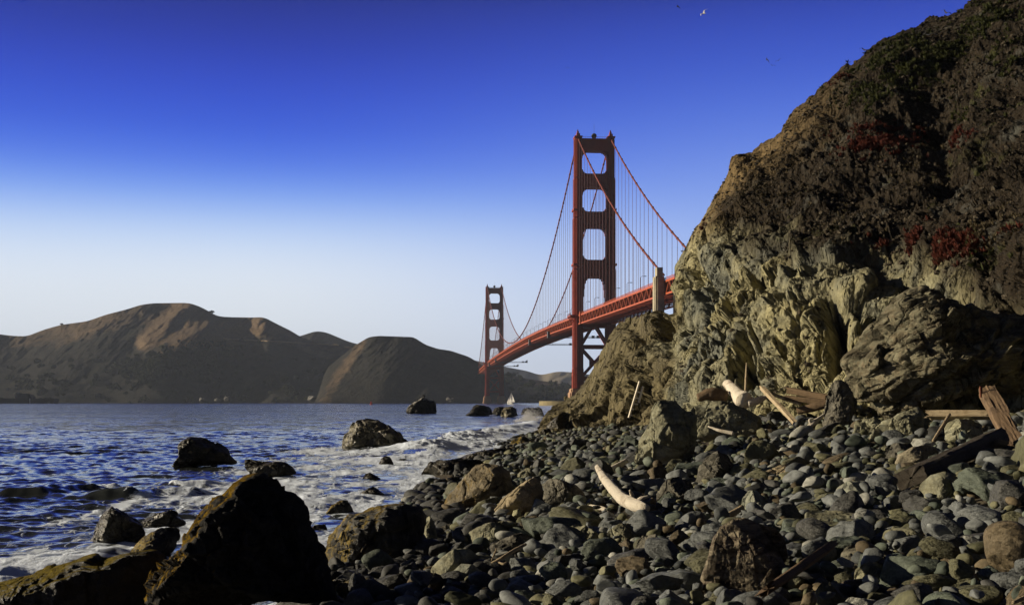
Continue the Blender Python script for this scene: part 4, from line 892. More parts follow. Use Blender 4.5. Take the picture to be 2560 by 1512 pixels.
m_black = rock_mat('black_rock', (0.008, 0.0075, 0.007), (0.022, 0.020, 0.017), (0.035, 0.031, 0.026), 0.8, 0.7, 0.25, 0.06, moss=(0.19, 0.115, 0.007), moss_lo=0.50, mdir=(-0.86, 0.05, 0.5))
m_moss2 = rock_mat('weedy_tan_rock', (0.11, 0.09, 0.052), (0.30, 0.24, 0.14), (0.22, 0.175, 0.10), 0.9, 0.6, 0.3, 0.05, moss=(0.17, 0.11, 0.018), moss_lo=0.55, mdir=(-0.8, -0.2, -0.15))
m_guano = rock_mat('guano_rock', (0.03, 0.028, 0.022), (0.07, 0.065, 0.05), None, 0.5, 0.7, 0.3, 0.15, moss=(0.42, 0.40, 0.37), moss_lo=0.55, mdir=(-0.45, -0.1, 0.88))
m_band = rock_mat('banded_rock', (0.05, 0.038, 0.026), (0.115, 0.085, 0.055), (0.075, 0.06, 0.042), 1.2, 0.85, 0.25, 0.05, strata=((1.1, 1.0, 5.5), (0.15, 0.25, 0), (0.24, 0.205, 0.14)), white=0.06)
m_pale = rock_mat('pale_rock', (0.17, 0.175, 0.135), (0.33, 0.33, 0.26), (0.24, 0.26, 0.20), 1.6, 0.8, 0.25, 0.03, white=0.12)
m_gran = rock_mat('speckled_rock', (0.20, 0.175, 0.12), (0.33, 0.29, 0.20), (0.12, 0.10, 0.07), 3.0, 0.85, 0.2, 0.02, fct=0.3)
m_strat = rock_mat('leaning_outcrop_rock', (0.10, 0.094, 0.06), (0.27, 0.25, 0.165), (0.19, 0.15, 0.09), 0.45, 0.85, 0.25, 0.14, strata=((0.6, 0.6, 3.4), (0, R(28), 0), (0.055, 0.045, 0.027)), white=0.0)
LANDMARKS = []
def bbox_outline(x0, y0, x1, y1, seed):
    r = random.Random(seed); cx, cy = (x0 + x1) / 2, (y0 + y1) / 2; a, b = (x1 - x0) / 2, (y1 - y0) / 2; pts = []
    n = 11; ph = r.uniform(0, 1)
    for i in range(n):
        t = 2 * math.pi * (i + ph * 0.8 + r.uniform(-.25, .25)) / n; c, s = math.cos(t), math.sin(t); e = 0.75
        k = r.uniform(0.86, 1.08)
        pts.append((cx + a * k * math.copysign(abs(c) ** e, c), cy + b * k * math.copysign(abs(s) ** e, s)))
    return pts
def rock(outline, mat, label, name='boulder', cat='boulder', Y=None, sea=False, thick=0.8, apex=None, p=1.7, q=1.6, fac=0.14, rgh=0.035, seed=1, group=None, res=(40, 120), lean=0.0, under=0.2, strat=None, short=None, fsc=0.55, cuts=7):
    if isinstance(outline[0], (int, float)): outline = bbox_outline(*outline, seed)
    pts = np.array(D(outline)); y0 = pts[:, 1].max(); cxp = (pts[:, 0].min() + pts[:, 0].max()) / 2
    if Y is None: Y = CZ * F / (y0 - HY) if sea else hit(cxp, y0 - 4)
    W = (pts[:, 0].max() - pts[:, 0].min()) / F * Y; Hh = (y0 - pts[:, 1].min()) / F * Y; s = math.sqrt(W * Hh)
    ap = np.array(apex) * S if apex else np.array([cxp, y0 - (y0 - pts[:, 1].min()) * 0.42])
    th = np.linspace(0, 2 * np.pi, res[1], endpoint=False); rad = np.zeros(len(th)); n = len(pts)
    for i in range(n):
        a = pts[i] - ap; b_ = pts[(i + 1) % n] - ap; e = b_ - a
        den = np.cos(th) * e[1] - np.sin(th) * e[0]; den = np.where(np.abs(den) < 1e-9, 1e-9, den)
        t_ = (a[0] * e[1] - a[1] * e[0]) / den; u_ = (a[0] * np.sin(th) - a[1] * np.cos(th)) / den
        ok = (t_ > 0) & (u_ >= -1e-6) & (u_ <= 1 + 1e-6); rad = np.where(ok, np.maximum(rad, t_), rad)
    rad = (np.roll(rad, 1) + 2 * rad + np.roll(rad, -1)) / 4
    rad = rad * (1 + under * np.clip(np.sin(th), 0, 1) ** 2)         # sinks into the ground or water
    nr_ = res[0]; rho = np.concatenate([np.linspace(0.001, 1, nr_) ** 0.8, np.linspace(1, 0.001, nr_ // 2 + 1)[1:] ** 0.8]); fr = np.concatenate([np.ones(nr_), -np.ones(nr_ // 2)])
    RH, TH = np.meshgrid(rho, th, indexing='ij'); FR = np.repeat(fr[:, None], len(th), 1); RD = rad[None] * RH
    k = Y / F; T = thick * W / 2
    off = -T * (1 - RH ** p) ** (1 / q) * np.where(FR > 0, 1, -0.9)
    x = (ap[0] - CX + RD * np.cos(TH)) * k; z = CZ + (HY - (ap[1] + RD * np.sin(TH))) * k
    zb = CZ + (HY - y0) * k
    yy = Y + T * 0.7 + off + lean * (z - zb)
    v = np.stack([x.ravel(), yy.ravel(), z.ravel()], 1); f = grid_faces(len(rho), len(th), True)
    hh = (v[:, 2].max() - v[:, 2].min()) / 2; c0 = np.array([(v[:, 0].max() + v[:, 0].min()) / 2, Y + T * 0.7, (v[:, 2].max() + v[:, 2].min()) / 2]); scl_ = np.array([W / 2, max(T, 1e-3), hh]); un = (v - c0) / scl_
    rp = np.random.default_rng(seed * 13 + 1)
    for kk in range(cuts):
        a_ = rp.uniform(-1.25, 1.25); e_ = rp.uniform(-0.2, 0.9); pn = np.array([math.sin(a_) * math.cos(e_), -math.cos(a_) * math.cos(e_), math.sin(e_)]); pd = rp.uniform(0.42, 0.66)
        s_ = un @ pn - pd; un = un - np.outer(0.025 * np.logaddexp(0, s_ / 0.025) * 0.96, pn) * (un[:, 1:2] < 0.25)
    v = c0 + un * scl_
    nn = normals(v, f); c = v.mean(0)
    if ((v - c) * nn).sum() < 0: f = f[:, ::-1]; nn = -nn
    so = np.array([seed * 7.3, seed * 3.1, seed * 1.7]); u = (v - c) / s
    if strat is not None:
        cs, sn_ = math.cos(strat), math.sin(strat); uf = np.stack([(u[:, 0] * cs + u[:, 2] * sn_) * 0.8, u[:, 1], (-u[:, 0] * sn_ + u[:, 2] * cs) * 2.6], 1)
    else: uf = u
    d = fac * s * (0.50 * facet(uf / fsc + so, seed, 1.0, 0.10) + 0.30 * facet(uf / (fsc * 0.42) + so, seed + 5, 1.0, 0.18) + 0.12 * facet(uf / (fsc * 0.16) + so, seed + 6, 1.0, 0.2)) + rgh * s * (0.5 * fbm(uf * 3.2 + so, 3, seed + 9, 0.5) + 0.3 * ridged(uf * 9 + so, 3, seed + 11, 0.5)) + 0.04 * s * fbm(u * 1.3 + so, 2, seed + 2)
    edge = 0.45 + 0.55 * sst(1.0, 0.8, RH.ravel())
    v = v + nn * (d * edge)[:, None]
    loc = np.array([(pts[:, 0].min() + pts[:, 0].max()) / 2 * k - CX * k, Y + T * 0.7, zb])
    me = mesh_np(name, v - loc, f, mat, True)
    o = link(name, me, None, loc); tag(o, label, cat, group)
    LANDMARKS.append((short or label, loc[0], loc[1], W / 2, T))
    return o
G1, G2 = 'dark rocks standing in the surf', 'boulders lying on the beach'
# rocks in the sea
rock([(994, 1014), (1000, 1000), (1014, 988), (1030, 976), (1038, 974), (1050, 981), (1064, 983), (1071, 994), (1074, 1013)], m_guano, 'sea rock white with guano on top, far out beyond the other rocks', 'sea_rock', 'rock', sea=True, seed=3, group=G1, fac=0.16, apex=(1040, 996))
rock([(1138, 1020), (1152, 1012), (1157, 998), (1168, 991), (1182, 993), (1196, 995), (1207, 1002), (1211, 1019)], m_wet, 'low dark sea rock, left of the pair before the sailboat', 'sea_rock', 'rock', sea=True, seed=4, group=G1)
rock([(1205, 1015), (1212, 1001), (1226, 997), (1240, 998), (1244, 1014)], m_wet, 'small dark sea rock half hidden between its two neighbours', 'sea_rock', 'rock', Y=262, seed=5, group=G1, under=0.6)
rock([(1226, 1023), (1229, 1008), (1238, 998), (1256, 996), (1268, 1003), (1273, 1021)], m_sear, 'rounded brown sea rock directly below the white sailboat', 'sea_rock', 'rock', sea=True, seed=6, group=G1)
rock([(1275, 1018), (1284, 1003), (1300, 999), (1318, 1001), (1322, 998), (1330, 1003), (1336, 1021)], m_wet, 'dark sea rock hit by the bursting spray', 'sea_rock', 'rock', Y=225, seed=7, group=G1, under=0.5)
rock([(833, 1104), (834, 1083), (838, 1070), (851, 1062), (856, 1046), (866, 1034), (882, 1024), (898, 1019), (916, 1021), (932, 1031), (946, 1043), (962, 1055), (976, 1064), (985, 1079), (999, 1090), (1007, 1104)], m_sear, 'big domed rock in the surf with a sunlit left face', 'sea_rock', 'rock', sea=True, seed=8, group=G1, cuts=2, apex=(903, 1072), p=1.15, q=1.35, thick=1.0, fac=0.13, rgh=0.045, res=(60, 170))
rock([(417, 1146), (428, 1138), (438, 1125), (441, 1108), (436, 1100), (438, 1082), (452, 1076), (470, 1073), (492, 1074), (505, 1082), (520, 1086), (538, 1091), (550, 1104), (556, 1122), (570, 1132), (575, 1141)], m_wet, 'black flat-topped sea rock standing alone on the left', 'sea_rock', 'rock', sea=True, seed=9, group=G1, cuts=1, apex=(445, 1118), p=2.2, res=(50, 150))
rock([(587, 1150), (587, 1128), (600, 1127), (625, 1132), (660, 1134), (690, 1133), (705, 1140), (716, 1152), (725, 1166), (680, 1169), (620, 1172)], m_wet, 'low oblong sea rock just behind the great black foreground rock', 'sea_rock', 'rock', sea=True, seed=10, group=G1, apex=(612, 1148), p=1.8)
rock([(183, 1345), (198, 1322), (216, 1293), (233, 1270), (258, 1245), (272, 1250), (292, 1262), (312, 1280), (332, 1294), (345, 1320), (342, 1334)], m_wet, 'pointed wet rock with glinting left face in the near surf', 'sea_rock', 'rock', sea=True, seed=11, group=G1, cuts=2, apex=(280, 1290), p=1.2, q=1.4, res=(50, 150))
rock([(333, 1297), (337, 1278), (360, 1266), (385, 1258), (412, 1253), (424, 1256), (430, 1272), (450, 1287), (440, 1293), (400, 1298)], m_wet, 'flat slanting rock in the near surf behind the pointed one', 'sea_rock', 'rock', sea=True, seed=12, group=G1)
rock([(288, 1372), (310, 1345), (345, 1318), (380, 1298), (415, 1294), (430, 1300), (436, 1320), (425, 1345), (400, 1370)], m_mossw, 'sloping wet rock leaning against the great black foreground rock', 'sea_rock', 'rock', sea=True, seed=13, group=G1)
rock([(926, 1139), (932, 1124), (944, 1118), (956, 1121), (966, 1140)], m_wet, 'small black rock awash right of the domed rock', 'sea_rock', 'rock', sea=True, seed=14, group=G1)
rock([(972, 1132), (980, 1125), (996, 1126), (1002, 1132)], m_wet, 'tiny black rock awash in foam, further right than the small one', 'sea_rock', 'rock', sea=True, seed=15, group=G1)
rock([(886, 1176), (892, 1163), (905, 1159), (918, 1166), (935, 1177)], m_wet, 'small peaked black rock among the white foam', 'sea_rock', 'rock', sea=True, seed=16, group=G1)
rock([(870, 1218), (890, 1204), (912, 1194), (924, 1200), (945, 1217)], m_wet, 'low slanting rock washed over by foam', 'sea_rock', 'rock', sea=True, seed=17, group=G1)
rock([(795, 1262), (812, 1240), (830, 1229), (850, 1228), (858, 1240), (868, 1260)], m_mossw, 'dark blocky rock in the foam above the mossy foreground boulder', 'sea_rock', 'rock', sea=True, seed=18, group=G1)
rock([(758, 1300), (770, 1288), (796, 1287), (802, 1300)], m_wet, 'tiny dark rock tip in foam beside the great black rock', 'sea_rock', 'rock', sea=True, seed=19, group=G1)
rock([(976, 1242), (980, 1222), (998, 1209), (1016, 1212), (1027, 1226), (1030, 1243)], m_mossw, 'rounded mossy rock at the edge of the foam', 'sea_rock', 'rock', Y=38.5, seed=20, group=G1, under=.4)
rock([(1008, 1203), (1018, 1190), (1040, 1180), (1060, 1184), (1068, 1199)], m_wet, 'low wet rock at the foam edge beside the mossy tan boulder', 'sea_rock', 'rock', Y=41, seed=21, group=G1, under=.4)
rock([(1022, 1172), (1032, 1152), (1050, 1135), (1065, 1128), (1092, 1133), (1125, 1130), (1165, 1128), (1200, 1135), (1210, 1150), (1190, 1170), (1120, 1176)], m_wet, 'broad black wet ledge at the water line', 'sea_rock', 'rock', Y=47, seed=22, group=G1, apex=(1090, 1152), res=(56, 170), fac=.18, under=.3, short='the black wet ledge')
rock([(1110, 1135), (1135, 1118), (1165, 1110), (1210, 1103), (1255, 1097), (1270, 1104), (1250, 1125), (1190, 1138)], m_wet, 'long low black ledge behind the broad one at the water line', 'sea_rock', 'rock', Y=57.5, seed=23, group=G1, res=(50, 160), fac=.18, under=.3)
rock([(1243, 1112), (1250, 1085), (1265, 1074), (1290, 1071), (1310, 1082), (1322, 1105), (1300, 1116)], m_mossw, 'mossy rounded rock below the foot of the cliff point', 'sea_rock', 'rock', Y=70, seed=24, group=G1, under=.4)
rock([(1195, 1150), (1225, 1125), (1265, 1118), (1275, 1140), (1250, 1152)], m_mossw, 'brown weedy rock beside the small sandy pool', 'sea_rock', 'rock', Y=53, seed=25, group=G1, under=.3)
rock([(1318, 1102), (1322, 1068), (1332, 1052), (1350, 1048), (1358, 1062), (1352, 1105)], m_wet, 'upright dark rock at the foot of the cliff point', 'sea_rock', 'rock', Y=82, seed=26, group=G1, under=.3)
rock([(1338, 1075), (1340, 1045), (1356, 1026), (1385, 1006), (1402, 1010), (1400, 1040), (1385, 1085)], m_wet, 'dark buttress rock where the cliff point meets the sea', 'sea_rock', 'rock', Y=92, seed=27, group=G1, under=.3, thick=1.1)
rock([(1327, 1043), (1331, 1037), (1340, 1037), (1344, 1043)], m_wet, 'tiny rock in the breaker next to the cliff point', 'sea_rock', 'rock', sea=True, seed=28, group=G1)
for i, (bb, lb) in enumerate(((( 486, 970, 502, 985), 'white-streaked shore rock, left of the four under the main hill'), ((520, 974, 545, 985), 'low white-streaked shore rock, second from left under the main hill'), ((548, 968, 566, 985), 'white-streaked shore rock, right of the low one under the main hill'), ((752, 968, 780, 985), 'white-streaked shore rock left of the headland ridge'), ((784, 972, 796, 985), 'small white-streaked shore rock touching the headland ridge'), ((1092, 972, 1118, 985), 'pale streaked shore rock left of the far tower foot'))):
    rock([(x_, y_ if y_ > 980 else y_ + 3.5 + 3 * math.sin(x_ * 1.7)) for x_, y_ in bbox_outline(*bb, 70 + i)], m_guano, lb, 'shore_rock', 'rock', Y=2640 if i < 5 else 2350, seed=30 + i, group='white streaked rocks along the far shore', res=(16, 40), under=0.5)
for o_, mt, lb, y_, sd in (
    ([(1052, 1215), (1060, 1195), (1085, 1176), (1120, 1168), (1140, 1180), (1130, 1205), (1090, 1222)], m_mossw, 'dark weedy rock wedged left behind the pointed tan boulder', 40, 101),
    ([(1036, 1255), (1048, 1232), (1075, 1215), (1100, 1222), (1096, 1250), (1065, 1262)], m_wet, 'dark tilted slab at the lower left of the pointed tan boulder', 35, 102),
    ([(1010, 1268), (1018, 1248), (1040, 1240), (1052, 1252), (1048, 1270)], m_wet, 'small black slab between the foam edge and the upright grey stone', 33, 103),
    ([(1228, 1165), (1236, 1140), (1262, 1130), (1300, 1134), (1312, 1150), (1300, 1166)], m_wet, 'dark rounded rock behind the top of the pointed tan boulder', 49, 104),
    ([(1296, 1128), (1306, 1108), (1340, 1100), (1372, 1108), (1380, 1126), (1340, 1134)], m_drk, 'dark craggy rock below the foot of the rough cliff point', 64, 105),
    ([(1385, 1145), (1398, 1118), (1430, 1104), (1462, 1112), (1470, 1140), (1430, 1150)], m_drk, 'dark craggy boulder in the rubble left of the tall olive boulder', 55, 106),
    ([(1480, 1112), (1492, 1082), (1520, 1068), (1552, 1078), (1560, 1108), (1520, 1118)], m_drk, 'dark boulder heap end below the foot of the ladder', 62, 107),
    ([(1330, 1150), (1342, 1130), (1365, 1126), (1382, 1140), (1376, 1154)], m_boul, 'grey angular block in the dark rubble above the tan slab boulder', 52, 108),
    ([(1400, 1185), (1412, 1158), (1436, 1148), (1458, 1160), (1462, 1184)], m_boul, 'grey peaked block just left of the white log top', 45, 109),
    ([(1140, 1290), (1150, 1268), (1180, 1255), (1208, 1262), (1212, 1286)], m_drk, 'low dark boulder at the foot of the pointed tan boulder', 29, 110),
    ([(1060, 1330), (1072, 1300), (1105, 1285), (1130, 1298), (1128, 1328)], m_drk, 'dark boulder right of the upright grey stone', 25, 111)):
    rock(o_, mt, lb, Y=y_, seed=sd, group=G2, under=.35, cuts=4)
# great foreground rocks
rock([(330, 1500), (345, 1475), (360, 1430), (395, 1381), (432, 1325), (470, 1282), (497, 1243), (522, 1212), (553, 1190), (580, 1170), (602, 1165), (622, 1172), (648, 1190), (672, 1205), (700, 1226), (718, 1246), (733, 1256), (733, 1275), (748, 1310), (770, 1352), (785, 1385), (792, 1430), (793, 1500)], m_black, 'great black pyramid rock with mustard moss on its left edge', 'boulder', 'boulder', Y=15.0, seed=41, apex=(432, 1410), p=1.5, q=1.3, thick=0.85, cuts=0, fac=0.15, fsc=.33, rgh=0.05, res=(110, 300), under=0.15, short='the great black rock')
rock([(-90, 1510), (-60, 1450), (0, 1432), (40, 1420), (85, 1403), (140, 1392), (185, 1378), (215, 1374), (245, 1381), (285, 1367), (325, 1355), (360, 1357), (380, 1375), (385, 1510)], m_ledge, 'long low ledge thick with yellow-green moss beside the great black rock', 'boulder', 'rock ledge', Y=15.8, seed=42, apex=(40, 1468), p=1.8, q=1.4, thick=0.55, cuts=0, fac=0.10, rgh=0.04, res=(90, 300), under=0.2, short='the mossy ledge')
rock([(776, 1400), (778, 1352), (785, 1325), (815, 1298), (845, 1262), (872, 1258), (905, 1250), (960, 1242), (1000, 1245), (1030, 1250), (1042, 1275), (1040, 1320), (1010, 1380), (940, 1400)], m_mossw, 'big dark boulder bearded with golden weed on its left end', 'boulder', 'boulder', Y=20.8, seed=43, apex=(805, 1345), cuts=2, p=1.4, thick=0.7, fac=0.15, res=(80, 220), under=0.15, short='the weed-bearded boulder')
rock([(1030, 1330), (1028, 1275), (1038, 1262), (1055, 1266), (1068, 1285), (1072, 1325)], m_boul, 'upright grey stone right of the weed-bearded boulder', seed=44, group=G2, Y=22.5)
rock([(1088, 1250), (1095, 1222), (1115, 1200), (1140, 1168), (1165, 1143), (1190, 1137), (1225, 1142), (1252, 1160), (1258, 1200), (1245, 1240), (1190, 1252)], m_moss2, 'large pointed tan boulder with weed low on its sunlit face', seed=45, group=G2, cuts=1, apex=(1172, 1175), p=1.15, q=1.25, thick=1.0, fac=.10, res=(70, 190), short='the pointed tan boulder')
rock([(1208, 1268), (1225, 1235), (1250, 1212), (1285, 1190), (1315, 1170), (1335, 1182), (1332, 1220), (1320, 1262), (1270, 1270)], m_tan, 'angular tan slab boulder right of the pointed tan boulder', seed=46, group=G2, cuts=1, apex=(1298, 1200), p=1.2, q=1.3, thick=.95, fac=.11, res=(60, 170), short='the angular tan boulder')
rock([(1322, 1255), (1335, 1225), (1340, 1190), (1352, 1175), (1385, 1180), (1415, 1192), (1438, 1215), (1440, 1250), (1380, 1258)], m_drk, 'dark humped boulder between the tan slab and the white log', seed=47, group=G2, cuts=3, apex=(1345, 1215), p=1.3, thick=.9, res=(50, 150), short='the dark humped boulder')
rock([(1260, 1180), (1268, 1165), (1290, 1150), (1320, 1146), (1332, 1160), (1328, 1180)], m_boul, 'brownish boulder behind the angular tan slab', seed=48, group=G2)
rock([(1120, 1345), (1130, 1320), (1160, 1300), (1200, 1288), (1250, 1282), (1285, 1295), (1283, 1330), (1230, 1350)], m_boul, 'broad grooved boulder low on the shady cobbles', seed=49, group=G2, res=(50, 150), short='the broad grooved boulder')
rock([(1195, 1372), (1200, 1345), (1230, 1325), (1270, 1310), (1312, 1318), (1318, 1350), (1290, 1372)], m_drk, 'dark brown boulder behind the dry twigs', seed=50, group=G2)
rock([(1045, 1438), (1050, 1400), (1075, 1375), (1110, 1352), (1150, 1348), (1180, 1370), (1185, 1410), (1130, 1440)], m_boul, 'big smooth olive boulder with a rounded top on the shady cobbles', seed=51, group=G2, fac=.04, rgh=.015, p=2, q=2, res=(50, 150), short='the smooth olive boulder')
rock([(1105, 1440), (1108, 1405), (1130, 1385), (1160, 1388), (1185, 1405), (1185, 1440)], m_pale, 'smooth pale grey egg-shaped boulder before the smooth olive one', seed=52, group=G2, fac=.03, rgh=.008, p=2, q=2, short='the pale egg boulder')
rock([(925, 1455), (935, 1430), (955, 1410), (985, 1408), (1000, 1430), (1000, 1455)], m_wet, 'small glinting wet boulder on the shady cobbles', seed=53, group=G2)
rock([(790, 1455), (800, 1432), (840, 1424), (900, 1424), (945, 1440), (940, 1468), (850, 1475)], m_mossw, 'low mossy slab right of the great black rock', seed=54, group=G2, short='the low mossy slab')
rock([(985, 1490), (992, 1460), (1030, 1448), (1070, 1450), (1072, 1490)], m_drk, 'dark flat boulder at the frame bottom on wet sand', seed=55, group=G2)
rock([(1568, 1130), (1572, 1090), (1588, 1060), (1600, 1040), (1604, 1008), (1615, 990), (1634, 978), (1668, 978), (1684, 992), (1696, 1008), (1712, 1004), (1720, 1020), (1717, 1070), (1705, 1110), (1680, 1140), (1640, 1148), (1598, 1140)], m_boul, 'tall pale olive boulder standing before the cliff foot', seed=56, group=G2, apex=(1672, 1035), p=1.05, q=1.15, thick=1.1, cuts=1, fac=.09, res=(90, 240), short='the tall olive boulder', fsc=.5)
rock([(1700, 1070), (1702, 1000), (1720, 988), (1765, 982), (1800, 984), (1845, 1003), (1880, 1025), (1890, 1060), (1862, 1088), (1790, 1090)], m_boul, 'wide cracked boulder under the driftwood, right of the tall one', seed=57, group=G2, apex=(1822, 1040), p=1.2, q=1.2, thick=.8, cuts=3, fac=.09, res=(80, 220), short='the wide cracked boulder')
rock([(2028, 1058), (2030, 1010), (2036, 970), (2048, 940), (2066, 926), (2088, 930), (2104, 955), (2122, 985), (2118, 1010), (2085, 1040), (2060, 1065)], m_drk, 'dark upright block left of the leaning outcrop', seed=58, group=G2, apex=(2062, 985), p=1.4, res=(60, 170), short='the dark upright block')
rock([(1712, 1185), (1716, 1150), (1738, 1120), (1765, 1106), (1795, 1112), (1812, 1140), (1815, 1180), (1770, 1192)], m_drk, 'dark rounded rough boulder among cobbles below the wide cracked one', seed=59, group=G2, res=(50, 150), short='the dark rough boulder')
rock([(1660, 1178), (1668, 1148), (1690, 1132), (1715, 1138), (1720, 1176)], m_boul, 'small grey peaked boulder right of the white log top', seed=60, group=G2)
rock([(1612, 1240), (1618, 1205), (1640, 1178), (1670, 1168), (1705, 1180), (1722, 1215), (1715, 1242), (1660, 1248)], m_drk, 'dark brown ribbed boulder right of the white log', seed=61, group=G2, res=(50, 150), short='the dark ribbed boulder')
rock([(1738, 1450), (1742, 1405), (1755, 1340), (1775, 1300), (1810, 1280), (1850, 1276), (1890, 1290), (1930, 1300), (1955, 1335), (1962, 1380), (1935, 1425), (1880, 1462), (1820, 1466)], m_band, 'large brown boulder banded with pale stripes among the cobbles', seed=62, group=G2, apex=(1850, 1350), p=2.0, thick=.8, fac=.12, rgh=.05, res=(90, 240), short='the banded boulder')
rock([(1820, 1252), (1825, 1222), (1842, 1204), (1862, 1202), (1882, 1220), (1886, 1250), (1850, 1262)], m_pale, 'white-green crystalline boulder standing out among grey cobbles', seed=63, group=G2, short='the white-green boulder')
rock([(1978, 1300), (1985, 1262), (2010, 1256), (2070, 1257), (2120, 1262), (2130, 1285), (2122, 1302), (2050, 1306)], m_boul, 'loaf-shaped squared boulder with flat top', seed=64, group=G2, fac=.07, p=2.6, short='the loaf-shaped boulder')
rock([(2262, 1225), (2270, 1190), (2300, 1165), (2335, 1155), (2365, 1165), (2378, 1195), (2365, 1228), (2310, 1240)], m_boul, 'big smooth olive boulder in front of the dark beam', seed=65, group=G2, fac=.05, rgh=.012, p=2, q=1.9, res=(50, 150), short='the big smooth boulder by the beam')
rock([(2058, 1228), (2062, 1198), (2090, 1180), (2125, 1182), (2146, 1205), (2142, 1232), (2100, 1240)], m_pale, 'smooth pale boulder with a thin white line across it', seed=66, group=G2, fac=.03, rgh=.01, p=2, q=2, short='the smooth pale boulder')
rock([(2205, 1140), (2215, 1115), (2250, 1098), (2290, 1090), (2318, 1098), (2322, 1120), (2290, 1138), (2240, 1150)], m_gran, 'long speckled pale boulder left of the dark beam', seed=67, group=G2, fac=.05, rgh=.02, short='the long speckled boulder')
rock([(2330, 1082), (2335, 1040), (2360, 1026), (2400, 1024), (2432, 1040), (2440, 1080), (2390, 1092)], m_boul, 'greenish cracked boulder under the pale plank', seed=68, group=G2, short='the greenish cracked boulder')
rock([(2150, 1085), (2158, 1050), (2185, 1030), (2240, 1010), (2290, 1000), (2310, 1030), (2310, 1065), (2250, 1085)], m_boul, 'rugged olive boulder left of the pale plank', seed=69, group=G2, fac=.17, res=(50, 150))
rock([(2318, 1005), (2325, 975), (2345, 960), (2372, 958), (2392, 975), (2390, 1002)], m_boul, 'smooth-faced boulder behind the pale plank', seed=70, group=G2)
rock([(2176, 1140), (2180, 1095), (2205, 1085), (2250, 1086), (2262, 1110), (2250, 1140)], m_drk, 'square dark grey block below the rugged olive boulder', seed=71, group=G2, p=2.4)
rock([(2100, 1070), (2105, 1035), (2130, 1020), (2170, 1022), (2190, 1050), (2185, 1075)], m_boul, 'knobbly boulder right of the dark upright block', seed=72, group=G2, fac=.2)
rock([(1862, 1178), (1880, 1160), (1925, 1142), (1970, 1138), (1978, 1150), (1930, 1170), (1890, 1182)], m_tan, 'flat pinkish-tan slab lying among the cobbles', seed=73, group=G2, p=2.4, fac=.06, short='the flat pinkish slab')
rock([(2170, 1335), (2178, 1308), (2205, 1292), (2240, 1295), (2272, 1315), (2275, 1340), (2225, 1350)], m_boul, 'knobbly olive boulder below the smooth pale one', seed=74, group=G2, fac=.12, short='the knobbly olive boulder')
rock([(2100, 1440), (2105, 1400), (2140, 1380), (2180, 1385), (2190, 1420), (2170, 1445)], m_boul, 'greenish ridged boulder right of the narrow brown board', seed=75, group=G2, short='the greenish ridged boulder')
rock([(2475, 1370), (2480, 1340), (2505, 1322), (2560, 1318), (2575, 1350), (2560, 1380)], m_gran, 'coarse speckled tan boulder cut off by the frame edge', seed=76, group=G2, short='the coarse speckled boulder')
rock([(1360, 1340), (1372, 1310), (1400, 1292), (1440, 1290), (1470, 1310), (1475, 1345), (1420, 1355)], m_boul, 'angular grey boulder below the dark humped one', seed=77, group=G2, short='the angular grey boulder')
rock([(1485, 1340), (1492, 1305), (1520, 1285), (1550, 1284), (1580, 1305), (1580, 1340)], m_boul, 'faceted olive boulder below the root end of the white log', seed=78, group=G2, short='the faceted olive boulder')
rock([(1555, 1375), (1560, 1335), (1580, 1312), (1615, 1312), (1640, 1345), (1630, 1380)], m_drk, 'dark pitted boulder between faceted and banded boulders', seed=79, group=G2, short='the dark pitted boulder')
rock([(2070, 1390), (2076, 1360), (2100, 1340), (2150, 1345), (2215, 1365), (2220, 1395), (2140, 1400)], m_drk, 'dark rounded boulder in shade right of the brown board top', seed=80, group=G2)
# the leaning outcrop at the foot of the cliff
rock([(2130, 900), (2122, 886), (2128, 872), (2160, 845), (2178, 815), (2200, 790), (2225, 772), (2262, 730), (2290, 700), (2330, 676), (2360, 668), (2395, 682), (2420, 705), (2480, 730), (2540, 745), (2640, 760), (2720, 830), (2720, 1000), (2560, 990), (2420, 985), (2330, 1010), (2250, 1025), (2215, 1018), (2185, 975), (2160, 985), (2135, 955), (2140, 930)], m_strat, 'huge layered outcrop leaning left at the foot of the cliff', 'outcrop', 'rock outcrop', Y=37, seed=90, apex=(2330, 900), p=1.12, q=1.2, thick=0.8, cuts=0, fac=.12, rgh=.03, res=(150, 420), strat=R(28), lean=0.25, under=0.1, fsc=.4, short='the leaning outcrop')
# ------------------------------------------------------------------ driftwood
def wood_mat(name, c1, c2, c3, rough=0.8):
    m, t, b = new_mat(name, rough, 0.2); tcx = N(t, 'ShaderNodeTexCoord'); v = tcx.outputs['Object']; u = attr(t, 'grain')
    va = N(t, 'ShaderNodeCombineXYZ'); t.links.new(M(t, 'MULTIPLY', attr(t, 'along').outputs['Fac'], 0.9), va.inputs[0]); t.links.new(M(t, 'MULTIPLY', u.outputs['Fac'], 9.0), va.inputs[1])
    g = noise(t, va.outputs[0], 2.0, 7, 0.7, 0.3); n = noise(t, v, 3.0, 6, 0.65)
    col = mixc(t, ramp(t, [(0.35, (0, 0, 0)), (0.65, (1, 1, 1))], g), c1, c2); col = mixc(t, ramp(t, [(0.52, (0, 0, 0)), (0.7, (0.8, 0.8, 0.8))], n), col, c3)
    t.links.new(col, b.inputs['Base Color']); bump(t, b, [(g, 0.9, 0.045), (n, 0.6, 0.04)]); return m
w_white = wood_mat('wood_bleached', (0.62, 0.55, 0.43), (0.80, 0.73, 0.60), (0.30, 0.22, 0.14))
w_pale = wood_mat('wood_pale', (0.40, 0.31, 0.19), (0.56, 0.45, 0.29), (0.26, 0.18, 0.10))
w_brown = wood_mat('wood_brown', (0.11, 0.075, 0.045), (0.24, 0.165, 0.095), (0.07, 0.045, 0.028))
w_dark = wood_mat('wood_dark', (0.045, 0.038, 0.03), (0.085, 0.07, 0.052), (0.03, 0.025, 0.02))
